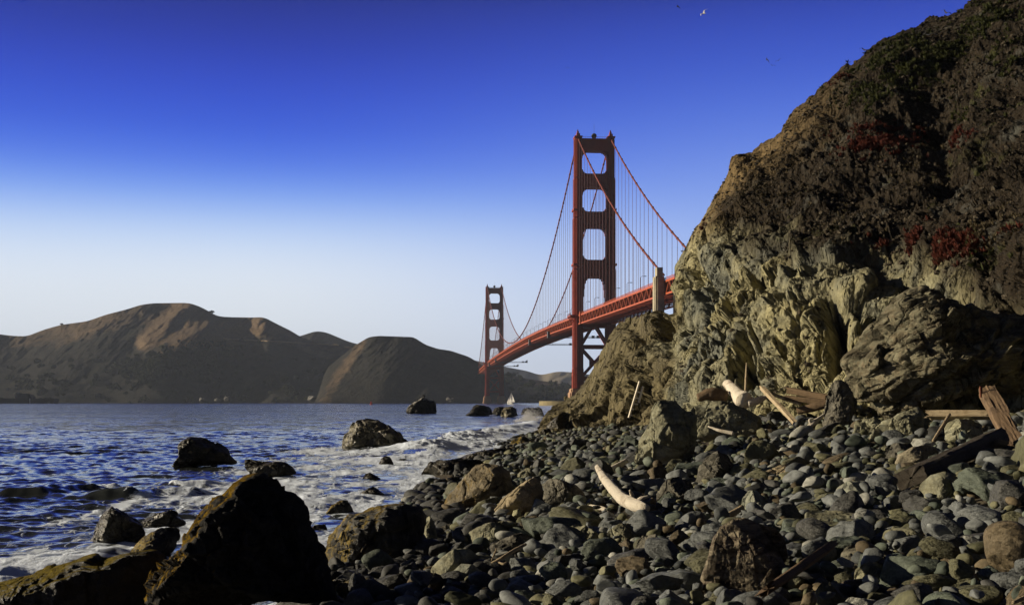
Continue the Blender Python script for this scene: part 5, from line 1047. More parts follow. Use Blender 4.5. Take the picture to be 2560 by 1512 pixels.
w_timber = wood_mat('wood_timber', (0.13, 0.085, 0.05), (0.25, 0.17, 0.10), (0.05, 0.033, 0.022))
LOGS = []
GW = 'driftwood washed up on the beach'
def pt(px, py, dz=0.0, Y=None):
    return P(px * S, py * S, Y if Y else hit(px * S, py * S, dz))
def tube_np(pts, rad, n=18, seed=0, wob=0.12, cap=True):
    pts = np.array(pts, float); m = max(24, int(len(pts) * 8)); L = np.concatenate([[0], np.cumsum(np.linalg.norm(np.diff(pts, axis=0), axis=1))]); t = np.linspace(0, L[-1], m)
    c = np.stack([np.interp(t, L, pts[:, k]) for k in range(3)], 1)
    for _ in range(4): c[1:-1] = (c[:-2] + 2 * c[1:-1] + c[2:]) / 4
    r = np.interp(t, L, rad); d = np.gradient(c, axis=0); d /= np.linalg.norm(d, axis=1)[:, None]
    up = np.array([0.13, 0.2, 1.0]); a = np.cross(d, up); a /= np.linalg.norm(a, axis=1)[:, None]; b_ = np.cross(a, d)
    th = np.linspace(0, 2 * np.pi, n, endpoint=False); q = np.stack([np.repeat(t, n) * 2.0 / max(rad), np.tile(np.cos(th), m) * 1.2, np.tile(np.sin(th), m) * 1.2], 1)
    k = 1 + wob * fbm(q * 0.6 + seed * 3.3, 4, seed) + wob * 0.6 * fbm(q * np.array([0.3, 3, 3]) + seed, 3, seed + 4)
    v = (c[:, None] + r[:, None, None] * k.reshape(m, n, 1) * (a[:, None] * np.cos(th)[None, :, None] + b_[:, None] * np.sin(th)[None, :, None]))
    ends = []
    for e, s_ in ((0, -1), (m - 1, 1)): ends.append(v[e].mean(0) + d[e] * s_ * r[e] * 0.15 + (v[e] - v[e].mean(0)) * 0.06)
    v = np.concatenate([ends[0][None], v, ends[1][None]]); f = grid_faces(m + 2, n, True)
    return v.reshape(-1, 3), f, np.repeat(np.concatenate([[0], t, [t[-1]]]), n), np.tile(np.abs(th - np.pi), m + 2)
def drift(name, mat, label, pts, rad, seed=0, branches=(), wob=0.12, cat='driftwood', group=GW):
    v, f, al, g = tube_np(pts, rad, 18, seed, wob); V, Fc, A, G_ = [v], [f], [al], [g]; k = len(v)
    for bp, br in branches:
        v, f, al, g = tube_np(bp, br, 10, seed + 3, wob); V.append(v); Fc.append(f + k); A.append(al); G_.append(g); k += len(v)
    v = np.concatenate(V); loc = np.array(pts, float).mean(0)
    me = mesh_np(name, v - loc, np.concatenate(Fc), mat, True, {'along': np.concatenate(A), 'grain': np.concatenate(G_)})
    o = link(name, me, None, loc); tag(o, label, cat, group); LANDMARKS.append((label, loc[0], loc[1], 0.4, 0.3)); LOGS.extend((p_[0], p_[1], max(rad)) for k_ in range(len(pts) - 1) for p_ in [np.array(pts[k_]) + (np.array(pts[k_ + 1]) - np.array(pts[k_])) * j_ for j_ in (0, .33, .66, 1)]); return o
def plank(name, mat, label, a, b_, w_, h, seed=0, roll=0.0, cat='plank', ragged=0.1):
    a, b_ = np.array(a), np.array(b_); d = b_ - a; L = np.linalg.norm(d); d /= L; up = np.array([0, 0, 1.0]); s_ = np.cross(d, up); s_ /= np.linalg.norm(s_); up = np.cross(s_, d)
    s2 = s_ * math.cos(roll) + up * math.sin(roll); u2 = -s_ * math.sin(roll) + up * math.cos(roll)
    m = max(30, int(L / 0.05)); ring = []
    nx, nz = 10, 5
    for i in range(nx): ring.append((-.5 + i / nx, -.5))
    for i in range(nz): ring.append((.5, -.5 + i / nz))
    for i in range(nx): ring.append((.5 - i / nx, .5))
    for i in range(nz): ring.append((-.5, .5 - i / nz))
    ring = np.array(ring); n = len(ring); corner = np.hypot(np.abs(ring[:, 0]) - .5, np.abs(ring[:, 1]) - .5); ring = ring * (1 - 0.07 * np.exp(-(corner / 0.09) ** 2))[:, None]
    t = np.linspace(0, L, m); c = a + d * t[:, None]; v = c[:, None] + s2 * (ring[:, 0] * w_)[None, :, None] + u2 * (ring[:, 1] * h)[None, :, None]
    q = np.stack([np.repeat(t, n) * 0.9, np.tile(ring[:, 0] * 9, m), np.tile(ring[:, 1] * 5, m)], 1)
    nn = fbm(q + seed, 4, seed, 0.6).reshape(m, n, 1); dirs = s2 * ring[:, 0][:, None] * 2 + u2 * ring[:, 1][:, None] * 2
    v = v + dirs[None] * nn * min(w_, h) * 0.13
    rag = fbm(np.stack([ring[:, 0] * 6, ring[:, 1] * 6, 0 * ring[:, 0] + seed], 1), 3, seed)
    v[0] -= d * rag[:, None] * ragged * 2; v[-1] += d * rag[:, None] * ragged * 2
    def capv(e): c_ = v[e].mean(0); return [c_ + (v[e] - c_) * k for k in (0.55, 0.1)]
    e0, e1 = capv(0), capv(-1); v = np.concatenate([np.stack([e0[1], e0[0]]), v, np.stack(e1)]); mm = m + 4
    tt = np.concatenate([[0, 0], t, [L, L]]); loc = (a + b_) / 2
    me = mesh_np(name, v.reshape(-1, 3) - loc, grid_faces(mm, n, True), mat, False, {'along': np.repeat(tt, n), 'grain': (np.concatenate([[0.1, 0.4], np.ones(m), [0.4, 0.1]])[:, None] * (ring[:, 0] * 2 + ring[:, 1] * 0.7)[None]).ravel()})
    o = link(name, me, None, loc); tag(o, label, cat, GW); LANDMARKS.append((label, loc[0], loc[1], 0.5, 0.4)); LOGS.extend((*(a + d * L * j_)[:2], w_ * 0.4) for j_ in np.linspace(0, 1, 9)); return o
# main white log with broken root stubs
Yl = [hit(1468 * S, 1160 * S, .45), hit(1570 * S, 1258 * S, .26)]
def lp(px, py, k): return P(px * S, py * S, Yl[0] + (Yl[1] - Yl[0]) * k)
drift('driftwood_log', w_white, 'long bleached white log with broken root stubs lying on the cobbles', [lp(1466, 1146, 0), lp(1482, 1172, .25), lp(1505, 1200, .5), lp(1530, 1226, .75), lp(1560, 1240, .9), lp(1586, 1246, 1)], [.07, .10, .115, .125, .12, .07], 1,
      [([lp(1545, 1228, .8), lp(1552, 1216, .82), lp(1546, 1203, .84)], [.06, .045, .022]), ([lp(1558, 1236, .88), lp(1574, 1222, .9), lp(1592, 1217, .9)], [.06, .04, .02]), ([lp(1570, 1240, .9), lp(1584, 1238, 1)], [.05, .02])])
drift('driftwood_log', w_white, 'short bleached log piece behind the long white log', [pt(1486, 1158, .15), pt(1512, 1146, .2), pt(1536, 1131, .25)], [.09, .10, .07], 2)
drift('driftwood_stick', w_white, 'short bleached stick left of the long white log', [pt(1448, 1240, .08), pt(1478, 1247, .08), pt(1494, 1252, .06)], [.03, .05, .02], 3)
Yk = 44.5
drift('driftwood_stump', w_white, 'thick white stump tilted against the cliff foot', [pt(1786, 942, Y=47), pt(1806, 962, Y=46), pt(1826, 984, Y=45)], [.20, .25, .33], 4, wob=.2)
drift('driftwood_log', w_brown, 'stubby brown log chunk left of the white stump', [pt(1712, 975, Y=46), pt(1745, 966, Y=46), pt(1784, 972, Y=46)], [.15, .26, .24], 5, wob=.25)
drift('driftwood_pole', w_pale, 'thin upright stick against the cliff behind the white stump', [pt(1829, 968, Y=45.5), pt(1831, 925, Y=46), pt(1832, 890, Y=46.5)], [.045, .05, .02], 6)
plank('driftwood_pole', w_pale, 'long straight grey pole slanting down from the driftwood pile', pt(1870, 951, Y=45.5), pt(1974, 1062, Y=38.5), .17, .14, 7, cat='driftwood')
drift('driftwood_branch', w_white, 'pale forked branch pointing up right below the grey pole', [pt(1958, 1073, Y=37.5), pt(1978, 1054, Y=38), pt(1998, 1036, Y=38), pt(2024, 1016, Y=38.5)], [.05, .075, .085, .045], 8, [([pt(1990, 1042, Y=38), pt(1986, 1030, Y=38), pt(1996, 1027, Y=38)], [.05, .04, .02])])
drift('driftwood_log', w_white, 'pale butt log with a wedge end beside the white stump', [pt(1836, 990, Y=45), pt(1858, 984, Y=45), pt(1893, 966, Y=45)], [.16, .14, .05], 9)
drift('driftwood_stick', w_pale, 'slim pale stick running right from the pale butt log', [pt(1893, 966, Y=44.8), pt(1930, 980, Y=44.3), pt(1966, 992, Y=44)], [.07, .065, .05], 10)
drift('driftwood_stick', w_white, 'short split stick leaning below the wide cracked boulder', [pt(1738, 1046, Y=36.5), pt(1765, 1056, Y=36.2), pt(1800, 1063, Y=36)], [.02, .05, .06], 11)
plank('driftwood_board', w_brown, 'upper dark board of the pile left of the dark upright block', pt(1938, 958, Y=45), pt(2032, 975, Y=44), .5, .22, 12)
plank('driftwood_board', w_brown, 'middle dark board of the pile left of the dark upright block', pt(1930, 976, Y=44.4), pt(2034, 988, Y=43.6), .4, .2, 13)
drift('driftwood_log', w_brown, 'lowest reddish log of the pile left of the dark upright block', [pt(1958, 1008, Y=43.5), pt(1995, 1000, Y=43.2), pt(2032, 990, Y=43)], [.14, .16, .15], 14)
plank('driftwood_board', w_brown, 'thin brown slat lying low under the grey pole foot', pt(1935, 1062, Y=38.2), pt(2012, 1068, Y=37.6), .14, .1, 15)
Yb1, Yb2 = hit(2236 * S, 1176 * S, .2), hit(2450 * S, 1075 * S, .3)
plank('driftwood_beam', w_dark, 'long dark squared beam with a chewed end across the cobbles', P(2236 * S, 1172 * S, Yb1), P(2440 * S, 1075 * S, Yb2), .52, .30, 16, roll=0.35, cat='beam', ragged=.015)
plank('driftwood_timber', w_timber, 'massive rust-brown timber leaning steeply at the frame edge', pt(2424, 962, Y=26.5), pt(2508, 1124, Y=23.0), .36, .28, 17, roll=-0.2, cat='timber', ragged=.05)
MB().beam(tuple(pt(2408, 975, Y=26.2)), tuple(pt(2407, 948, Y=26.2)), .05, .05).build('rusty_spike', plain('rust', (0.12, 0.04, 0.02), 0.8), None)
sp_ = bpy.data.objects['rusty_spike']; tm = [o for o in bpy.data.objects if o.name.startswith('driftwood_timber')][0]; sp_.parent = tm; sp_.matrix_parent_inverse = Matrix.Translation(-tm.location)
plank('driftwood_plank', w_pale, 'thick pale plank lying level behind the leaning timber', pt(2282, 1018, Y=27.4), pt(2428, 1018, Y=26.8), .40, .17, 18, roll=0.25)
drift('driftwood_stick', w_pale, 'straight thin stick propped against the pale plank', [pt(2290, 1081, Y=25.6), pt(2310, 1050, Y=26.2), pt(2330, 1017, Y=26.8)], [.03, .035, .04], 19, wob=.05)
plank('driftwood_board', w_timber, 'narrow brown weathered board beside the banded boulder', pt(1888, 1443, .32), pt(2028, 1347, .42), .22, .08, 20, roll=0.7)
drift('driftwood_twig', w_pale, 'thin forked dry twigs lying before the dark brown boulder', [pt(1206, 1380, .34), pt(1235, 1366, .40), pt(1262, 1350, .44), pt(1290, 1335, .46)], [.012, .022, .028, .02], 21, [([pt(1206, 1375, .34), pt(1214, 1358, .42), pt(1218, 1345, .5)], [.008, .014, .010]), ([pt(1222, 1378, .34), pt(1236, 1384, .32), pt(1244, 1378, .34)], [.012, .016, .01])])
drift('driftwood_stick', w_pale, 'pale stick end poking in at the bottom right frame edge', [pt(2486, 1478, .3), pt(2515, 1465, .3), pt(2560, 1452, .3)], [.012, .02, .02], 22)
drift('driftwood_stick', w_pale, 'short weathered stick left of the white-green boulder', [pt(1775, 1272, .1), pt(1800, 1258, .12), pt(1822, 1245, .15)], [.05, .055, .05], 23)
# broken wooden ladder on the cliff
lc, ln_ = on_cliff(1590, 1000); Yd = float(gp[(np.abs(scr_x - 1590) < 24) & (scr_y > 950) & (scr_y < 1050), 1].min()) - 0.5
lad = empty('ladder', P(1572, 1044, Yd)); tag(lad, 'pale broken wooden ladder leaning against the rough cliff buttress', 'ladder')
def L2(px, py, dy=0): q = P(px, py, Yd + dy + 0.3 * (1044 - py) / 90); return tuple(np.array(q) - np.array(P(1572, 1044, Yd)))
m = MB(); m.beam(L2(1572, 1044), L2(1599, 953), .10, .10); m.build('rail', w_white, lad); m = MB(); m.beam(L2(1597, 1006), L2(1608, 966), .10, .10); m.build('rail', w_white, lad)
for a, b_ in (((1592, 979), (1605, 982)), ((1588, 994), (1600, 996)), ((1583, 1009), (1595, 1010)), ((1579, 1022), (1585, 1023)), ((1575, 1037), (1581, 1038))):
    m = MB(); m.beam(L2(*a, -.05), L2(*b_, -.05), .085, .085); m.build('rung', w_white, lad)
# ------------------------------------------------------------------ cobbles
def cobble_proto(seed, angular, sub=4):
    bm = bmesh.new(); bmesh.ops.create_icosphere(bm, subdivisions=sub, radius=1); v = np.array([q.co[:] for q in bm.verts]); f = np.array([[l.index for l in q.verts] for q in bm.faces]); bm.free()
    r = np.random.default_rng(seed); n_ = 16 if angular else 11
    for k in range(n_):
        n = r.normal(size=3); n /= np.linalg.norm(n); d = r.uniform(0.44, 0.74) if angular else r.uniform(0.66, 0.92); s = v @ n - d
        soft = 0.012 if angular else 0.07
        v = v - np.outer(soft * np.logaddexp(0, s / soft) * (0.97 if angular else 0.85), n)
    v = v * np.array([1.12, r.uniform(.72, .95), r.uniform(.5, .74)])
    v = v * (1 + 0.09 * fbm(v * 1.2 + seed, 2, seed) + (0.05 if angular else 0.012) * fbm(v * 4 + seed, 3, seed + 3))[:, None]
    if angular: v = v * (1 + 0.10 * facet(v * 1.7 + seed, seed, 1.0, 0.15) + 0.05 * facet(v * 4 + seed, seed + 1, 1.0, 0.2))[:, None]
    return v, f
NP = 14
protoH = [cobble_proto(200 + i, i >= 8, 4) for i in range(NP)]; protoL = [cobble_proto(200 + i, i >= 8, 3) for i in range(NP)]; protoS = [cobble_proto(200 + i, i >= 8, 2) for i in range(NP)]
rng = np.random.default_rng(77)
cells_ = {}
placed = []
def blocked(x, y, r, k=0.80):
    cx, cy = int(math.floor(x / 0.9)), int(math.floor(y / 0.9))
    for i in (-1, 0, 1):
        for j in (-1, 0, 1):
            for (a, b_, q) in cells_.get((cx + i, cy + j), ()):
                if (a - x) ** 2 + (b_ - y) ** 2 < (k * (r + q)) ** 2: return True
    return False
BL = [(x, y, w_) for (s_, x, y, w_, t_) in LANDMARKS if w_ > 0.42]
def put(x, y, r): cells_.setdefault((int(math.floor(x / 0.9)), int(math.floor(y / 0.9))), []).append((x, y, r))
foot_x = cpx; 
def try_band(n, r0, r1, ymin, ymax, skew, k=0.80, lift=0.0):
    c = 0
    for _ in range(n):
        y = ymin + (ymax - ymin) * rng.random() ** skew; xs = float(shore_x(y)); hi = 0.455 * y + 3.2; x = xs - 0.25 + (hi - xs) * rng.random(); r = r0 + (r1 - r0) * rng.random() ** 1.6
        pxx = CX + x / y * F
        if x > 0 and y > float(np.interp(pxx, [1338, 1450, 1560, 1650, 1720, 1850, 1950, 2050, 2150, 2300, 2450, 2600], [104, 90, 82, 76, 68, 62, 58, 54, 50, 45, 41, 37])): continue
        if r < 0.0030 * y or (y > 42 and x - xs < 0.9 and y < 80): continue
        if any((x - a) ** 2 + ((y - b_) * 0.8) ** 2 < (w_ * 0.72) ** 2 for a, b_, w_ in BL): continue
        if any(abs(x - a) < 1.2 and (x - a) ** 2 + (y - b_) ** 2 < (q_ * 0.8 + 0.7 * r) ** 2 or (abs(x - a * y / b_) < q_ + 0.8 * r and 0 < b_ - y < r * 1.3 + 0.1) for a, b_, q_ in LOGS if abs(y - b_) < 1.2): continue
        if blocked(x, y, r, k): continue
        put(x, y, r); placed.append((x, y, r, lift)); c += 1
    return c
nrub = try_band(330, 0.26, 0.62, 13, 60, 1.0, 0.9) + try_band(14000, 0.10, 0.36, 40, 110, 0.8, 0.70)
try_band(160, 0.30, 0.44, 11, 40, 1.2)
try_band(8500, 0.16, 0.30, 9.8, 60, 1.25)
try_band(36000, 0.09, 0.17, 9.6, 75, 1.4)
try_band(1500, 0.14, 0.3, 40, 110, 1.0)
try_band(9000, 0.12, 0.2, 45, 110, 1.0)
try_band(40000, 0.06, 0.11, 9.6, 34, 1.5)
base_n = len(placed)
cells_ = {}                                  # a second loose layer lying on the first
try_band(900, 0.13, 0.27, 10, 45, 1.2, 1.2, 0.16)
try_band(1600, 0.07, 0.12, 9.8, 26, 1.4, 1.1, 0.13)
pl = np.array(placed); gz = beach_z(pl[:, 0], pl[:, 1])
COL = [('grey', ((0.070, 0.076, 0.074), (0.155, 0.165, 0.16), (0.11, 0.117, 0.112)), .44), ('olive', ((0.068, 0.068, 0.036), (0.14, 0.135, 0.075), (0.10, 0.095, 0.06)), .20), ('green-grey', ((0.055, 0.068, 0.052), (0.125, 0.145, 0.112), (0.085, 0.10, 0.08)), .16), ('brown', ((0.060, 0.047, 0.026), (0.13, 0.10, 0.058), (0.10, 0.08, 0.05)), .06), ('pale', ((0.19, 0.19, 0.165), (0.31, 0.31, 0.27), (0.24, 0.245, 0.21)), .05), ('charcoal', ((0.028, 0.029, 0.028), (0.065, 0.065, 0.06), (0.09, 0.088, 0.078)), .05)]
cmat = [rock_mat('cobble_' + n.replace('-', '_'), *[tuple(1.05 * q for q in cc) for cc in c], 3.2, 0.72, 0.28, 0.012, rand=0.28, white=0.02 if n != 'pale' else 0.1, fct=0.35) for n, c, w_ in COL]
cw = np.array([w_ for *_, w_ in COL]); cw /= cw.sum()
ci = rng.choice(len(COL), len(pl), p=cw); ci[:nrub] = rng.choice([0, 1, 2, 5, 5], nrub); wet_shade_d = pl[:, 0] - shore_x(pl[:, 1]); ci = np.where((wet_shade_d < 1.5) & (rng.random(len(pl)) < 0.8), 5, ci); ci = np.where((wet_shade_d < 3.2) & (pl[:, 1] < 24) & (rng.random(len(pl)) < 0.55), 5, ci)  # charcoal wet band at the waterline; left foreground: rock shade painted as charcoal
pi = np.where(rng.random(len(pl)) < 0.45, rng.integers(0, 8, len(pl)), rng.integers(8, NP, len(pl))); pi[:nrub] = rng.integers(8, NP, nrub)
cx_ = CX + pl[:, 0] / pl[:, 1] * F; cy_ = HY - (gz + pl[:, 2] * 0.3 - CZ) / pl[:, 1] * F
vis = (cx_ > 780) & (cx_ < 2590) & (cy_ < 1535)
score = np.where(vis, pl[:, 2] / pl[:, 1], 0); order = np.argsort(-score); top300 = order[:300]
rotz = rng.uniform(0, 6.28, len(pl)); tilt = rng.normal(0, 0.22, (len(pl), 2)); anis = rng.uniform(0.85, 1.18, (len(pl), 3))
zc_ = gz + pl[:, 2] * rng.uniform(0.12, 0.42, len(pl)) + pl[:, 3]
cache = {}
buckets = {}
ORD = ['largest', 'second largest', 'third largest', 'fourth largest', 'fifth largest', 'sixth largest', 'seventh largest', 'eighth largest', 'ninth largest', 'tenth largest'] + ['%dth largest' % k for k in range(11, 60)]
LM = [l for l in LANDMARKS if len(l[0].split()) <= 9 and l[1] > -3.5 and l[2] < 60]
info = {}
for i in top300:
    x, y, r_ = pl[i, :3]; best = min(LM, key=lambda l: math.hypot(l[1] - x, (l[2] - y)) - l[3]); dx, dy = x - best[1], y - best[2]
    rel = ('right of' if dx > 0 else 'left of') if abs(dx) > abs(dy) else ('in front of' if dy < 0 else 'behind')
    nm = best[0] if best[0].startswith('the ') else 'the ' + best[0]
    key = (COL[ci[i]][0], 'rounded' if pi[i] < 8 else 'angular', rel, nm); buckets.setdefault(key, []).append(i)
for key, ids in buckets.items():
    for k, i in enumerate(sorted(ids, key=lambda i: -score[i])):
        info[i] = ('%s %s %s cobble %s %s' % ('' if len(ids) == 1 else ORD[k], key[0], key[1], key[2], key[3])).strip()
for i in top300:
    key = (int(pi[i]), int(ci[i]))
    if key not in cache:
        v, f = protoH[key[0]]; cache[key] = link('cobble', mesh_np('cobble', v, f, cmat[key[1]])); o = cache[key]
    else: o = cache[key].copy(); C.objects.link(o)
    o.location = (pl[i, 0], pl[i, 1], zc_[i]); o.rotation_euler = (tilt[i, 0], tilt[i, 1], rotz[i]); o.scale = tuple(anis[i] * pl[i, 2])
    lb = info[i].split(); tag(o, ' '.join(lb[:16]), 'cobble', 'cobbles covering the beach')
vs, fs, cs_, k = [], [], [], 0
tset = set(int(i) for i in top300)
for i in range(len(pl)):
    if i in tset: continue
    big = pl[i, 2] / pl[i, 1]
    v, f = (protoL if big > 0.0075 else protoS)[pi[i]]
    q = v * anis[i] * pl[i, 2]; c, n = math.cos(rotz[i]), math.sin(rotz[i]); a, b_ = tilt[i]
    q = np.stack([q[:, 0] + b_ * q[:, 2], q[:, 1] - a * q[:, 2], q[:, 2] + a * q[:, 1] - b_ * q[:, 0]], 1); q = np.stack([q[:, 0] * c - q[:, 1] * n, q[:, 0] * n + q[:, 1] * c, q[:, 2]], 1)
    vs.append(q + np.array([pl[i, 0], pl[i, 1], zc_[i]])); fs.append(f + k); k += len(v)
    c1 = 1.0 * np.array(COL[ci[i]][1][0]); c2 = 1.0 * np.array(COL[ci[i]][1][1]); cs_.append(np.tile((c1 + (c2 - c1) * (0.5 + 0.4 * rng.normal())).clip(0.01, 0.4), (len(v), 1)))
m_cs, t, b = new_mat('cobble_mix', 0.75, 0.28); tcx = N(t, 'ShaderNodeTexCoord'); n1 = noise(t, tcx.outputs['Object'], 9, 7, 0.68); n2 = noise(t, tcx.outputs['Object'], 60, 5, 0.7)
t.links.new(mixc(t, 1.0, attr(t, 'stone').outputs['Color'], ramp(t, [(0.3, (0.55, 0.55, 0.55)), (0.7, (1.5, 1.5, 1.5))], n1), 'MULTIPLY'), b.inputs['Base Color']); bump(t, b, [(n1, 0.6, 0.025), (n2, 0.5, 0.006)])
tag(link('cobbles', mesh_np('cobbles', np.concatenate(vs), np.concatenate(fs), m_cs, True, None, {'stone': np.concatenate(cs_)})), 'mass of smaller grey and olive cobbles covering the beach', 'cobbles', kind='stuff')
# ------------------------------------------------------------------ birds
m_gull = plain('gull_feathers', (0.04, 0.04, 0.045), 0.8, 0.4, 3.0); m_gullw = plain('gull_pale', (0.45, 0.44, 0.42), 0.8, 0.3, 3.0); m_corm = plain('cormorant_black', (0.012, 0.012, 0.012), 0.6)
def bird_mesh(name, mat, up=0.25, bend=0.35, sweep=0.2):
    """one continuous skin: body rings with wings pulled out of its sides"""
    bm = bmesh.new(); ribs = [(-0.42, 0.02, 0.0), (-0.30, 0.045, 0), (-0.12, 0.085, 0), (0.06, 0.095, 0), (0.20, 0.07, 0.01), (0.28, 0.05, 0.03), (0.36, 0.045, 0.035), (0.42, 0.015, 0.02), (0.46, 0.006, 0.01)]
    rings = []
    for y, r_, z in ribs: rings.append([bm.verts.new((r_ * math.cos(a), y, z + r_ * 0.9 * math.sin(a))) for a in [k * math.pi / 4 for k in range(8)]])
    for a, b_ in zip(rings[:-1], rings[1:]):
        for k in range(8): bm.faces.new((a[k], a[(k + 1) % 8], b_[(k + 1) % 8], b_[k]))
    bm.faces.new(rings[0]); bm.faces.new(list(reversed(rings[-1])))
    for sx, k in ((1, 0), (-1, 4)):
        prev = [(rings[i][k], None) for i in (1, 2, 3, 4)]
        secs = [(0.32, up, 0.30, 0.05), (0.62, up + bend * 0.2, 0.24, 0.0), (1.0, up - bend * 0.25, 0.15, -sweep), (1.32, up - bend, 0.04, -sweep * 2.0)]
        top_ = [bm.verts.new(p[0].co + Vector((0, 0, 0.012))) for p in prev]; bot = [p[0] for p in prev]
        for j in range(3): bm.faces.new((bot[j], bot[j + 1], top_[j + 1], top_[j]))
        for x, z, ch, yo in secs:
            zz_ = (z * x / 0.62 if x < 0.62 else z) * 0.6
            nt_ = []; nb = []
            for j in range(4):
                y = 0.03 + yo + ch * (j / 3 - 0.55); nt_.append(bm.verts.new((sx * x * 0.8, y, zz_ + 0.018 * math.sin(math.pi * j / 3)))); nb.append(bm.verts.new((sx * x * 0.8, y, zz_ - 0.012)))
            for j in range(3): bm.faces.new((top_[j], top_[j + 1], nt_[j + 1], nt_[j])); bm.faces.new((bot[j + 1], bot[j], nb[j], nb[j + 1]))
            bm.faces.new((top_[0], nt_[0], nb[0], bot[0])); bm.faces.new((bot[3], nb[3], nt_[3], top_[3])); top_, bot = nt_, nb
        bm.faces.new((top_[0], top_[1], bot[1], bot[0])); bm.faces.new((top_[1], top_[2], bot[2], bot[1])); bm.faces.new((top_[2], top_[3], bot[3], bot[2]))
    t_ = [bm.verts.new(q) for q in ((-0.09, -0.56, 0.0), (0.09, -0.56, 0.0), (0, -0.40, 0.025))]; bm.faces.new((t_[0], t_[1], rings[0][0], rings[0][4])); bm.faces.new((t_[0], rings[0][4], t_[2])); bm.faces.new((t_[1], t_[2], rings[0][0])); bm.faces.new((t_[0], t_[2], t_[1]))
    bmesh.ops.recalc_face_normals(bm, faces=bm.faces); me = bpy.data.meshes.new(name); bm.to_mesh(me); bm.free(); me.polygons.foreach_set('use_smooth', np.ones(len(me.polygons), bool)); me.materials.append(mat); return me
gm = [bird_mesh('gull', m_gull, .25, .45, .2), bird_mesh('gull', m_gull, .38, .62, .1), bird_mesh('gull', m_gullw, .5, .2, .15)]
for (px, py, span, k, rz, roll, lb) in ((1695, 18, 17, 0, 1.2, 0.1, 'dark gull gliding high, left of the white-bellied gull'), (1759, 35, 25, 2, 0.6, -0.75, 'white-bellied gull banking with raised wings, highest in the sky'), (1419, 170, 10, 0, 0.4, 0.1, 'lone tiny gull in the sky above the front bridge tower'), (1918, 151, 15, 1, 0.9, 0.5, 'left gull of the three flying close together'), (1946, 152, 14, 1, -0.5, -0.4, 'right gull of the three flying close together'), (1931, 164, 12, 0, 0.3, 0.1, 'lowest gull of the three flying close together'), (2163, 126, 31, 0, 0.25, 0.12, 'large gull gliding just above the cliff edge'), (2322, 87, 34, 0, 0.35, -0.1, 'gull gliding in front of the dark upper cliff'), (2366, 33, 26, 1, 0.3, 0.3, 'gull at the cliff skyline near the top edge')):
    Y_ = 2.1 * F / 2.1 * 1.25 / span / 1.25 if px < 2100 else 72.0
    sc__ = 1.3 * span / F * Y_ / 2.1
    o = link('gull', gm[k], None, P(px, py, Y_)); o.rotation_euler = (0.15, roll, rz); o.scale = (sc__,) * 3; tag(o, lb, 'gull', 'gulls flying by the cliff')
for k, (px, py) in enumerate(((641, 987), (648, 987.6), (655, 987), (662, 987.4))):
    Y_ = 620; o = link('seabird', gm[k % 2], None, P(px, py, Y_)); s__ = 4.2 / F * Y_ / 2.1; o.scale = (s__,) * 3; o.rotation_euler = (0.1, 0.1 * k, 0.4)
    tag(o, ('first', 'second', 'third', 'last')[k] + ' from left in a row of seabirds low over the water', 'seabird', 'row of seabirds low over the water')
def corm(seed):
    m = MB(); m.tube([(-.12, 0, .02), (-.06, 0, .18), (0.02, 0, .36), (.07, 0, .52), (.07, 0, .60), (.11, 0, .655), (.17, 0, .66), (.26, 0, .65)], [.03, .10, .125, .09, .05, .05, .045, .012], 8); me_ = m
    return me_
o0_ = corm(0).build('cormorant', m_corm, None, True)
gr_ = [o for o in bpy.data.objects if o.get('label', '').startswith('sea rock white with guano')][0]; bm_ = [gr_.matrix_world @ v.co for v in gr_.data.vertices] if False else None
gco = np.array([v.co[:] for v in gr_.data.vertices]) + np.array(gr_.location)
gsx = CX + gco[:, 0] / gco[:, 1] * F
for k, px in enumerate((1041, 1047, 1052, 1058, 1064)):
    mm = np.abs(gsx - px) < 3; j = np.argmax(np.where(mm, gco[:, 2], -99)); o = o0_ if k == 0 else o0_.copy()
    if k: C.objects.link(o)
    o.location = tuple(gco[j] - np.array([0, 0, .05])); o.rotation_euler = (0, 0, (0.3, 2.6, 0.1, 3.0, 0.7)[k]); o.scale = (1.15,) * 3
    tag(o, ('leftmost', 'second from left', 'middle', 'second from right', 'rightmost')[k] + ' black cormorant standing on the guano-topped sea rock', 'cormorant', 'cormorants standing on the far sea rock')
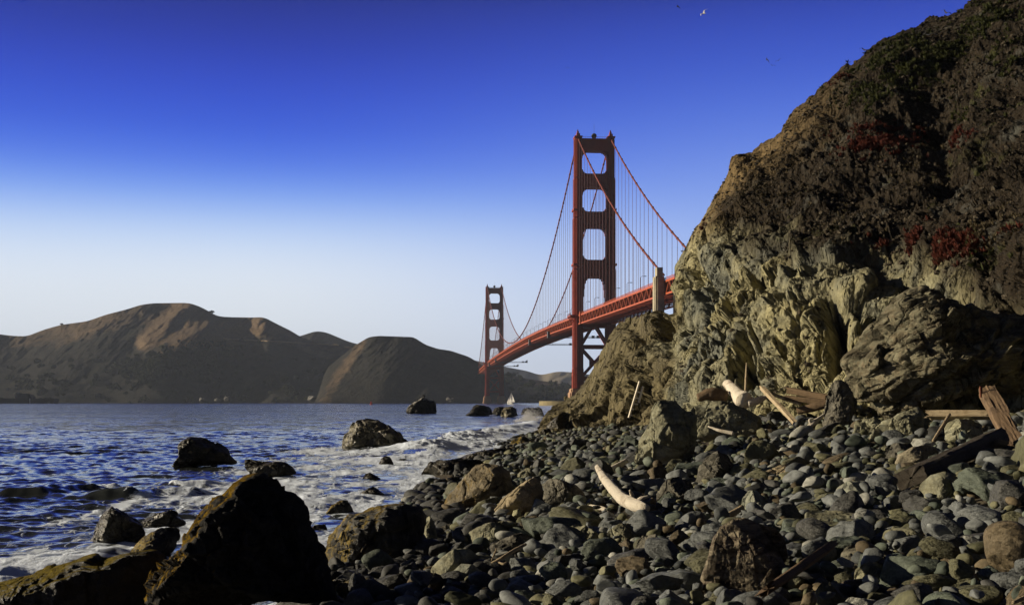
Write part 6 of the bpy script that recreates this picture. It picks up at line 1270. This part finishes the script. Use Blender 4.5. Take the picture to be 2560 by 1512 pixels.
# ------------------------------------------------------------------ spray thrown up by the breaker
m_spray, t, b = new_mat('spray_white', 0.6, 0.3); b.inputs['Base Color'].default_value = (0.8, 0.8, 0.8, 1)
def tet(seed):
    r = np.random.default_rng(seed); v = r.normal(size=(4, 3)); v /= np.linalg.norm(v, axis=1)[:, None]; return v * 0.8, np.array([[0, 1, 2], [0, 3, 1], [1, 3, 2], [0, 2, 3]])
tets = [tet(i) for i in range(6)]
def spray(cx, cy, Y_, n, w_, h, seed, smin, smax):
    r = np.random.default_rng(seed); c = P(cx * S, cy * S, Y_); a = r.uniform(-1.1, 1.1, n); l = r.random(n) ** 1.6
    j = np.sin(np.round(a * 4.0) * 12.9) * 0.35 + 0.75
    x = c[0] + np.sin(a) * l * w_ * j + r.normal(0, w_ * .10, n); z = np.maximum(0, np.cos(a) * l * h * j) + r.normal(0, .08, n); y = Y_ + r.normal(0, w_ * .4, n)
    return np.stack([x, y, z], 1), r.uniform(smin, smax, n) * (1.15 - 0.7 * l)
A = [spray(1296, 1024, 190, 9000, 2.6, 2.6, 1, .03, .09), spray(1278, 1032, 170, 4000, 2.6, 0.9, 2, .03, .09), spray(1312, 1030, 178, 4000, 2.0, 1.2, 3, .03, .09), spray(1245, 1050, 140, 500, 2.5, .5, 4, .05, .12), spray(1060, 1092, 88, 300, 1.6, .35, 5, .03, .08), spray(1150, 1074, 105, 300, 2.5, .35, 6, .03, .08), spray(20, 1415, 20.3, 160, .5, .25, 7, .008, .025), spray(385, 1295, 26.5, 70, .3, .2, 8, .008, .02)]
pts = np.concatenate([a for a, _ in A]); szs = np.concatenate([s_ for _, s_ in A]); v, f = multi(pts, szs, tets, np.random.default_rng(4))
tag(link('sea_spray', mesh_np('sea_spray', v, f, m_spray, False)), 'white spray bursting off the breaker and the rocks', 'spray', kind='stuff')
# ------------------------------------------------------------------ haze
m_haze = bpy.data.materials.new('haze'); m_haze.use_nodes = True; t = m_haze.node_tree; t.nodes.clear(); pv = N(t, 'ShaderNodeVolumePrincipled'); ho = N(t, 'ShaderNodeOutputMaterial'); t.links.new(pv.outputs[0], ho.inputs['Volume'])
pv.inputs['Color'].default_value = (0.70, 0.80, 1.0, 1); pv.inputs['Density'].default_value = HAZE = 4.0e-5; pv.inputs['Anisotropy'].default_value = 0.0
hz = MB().box(-9500, 9500, -60, 12500, -6, 420).build('haze', m_haze); tag(hz, kind='stuff')
print('script', round(time.time() - _t0, 1), 'cobbles', len(pl), 'base', base_n)
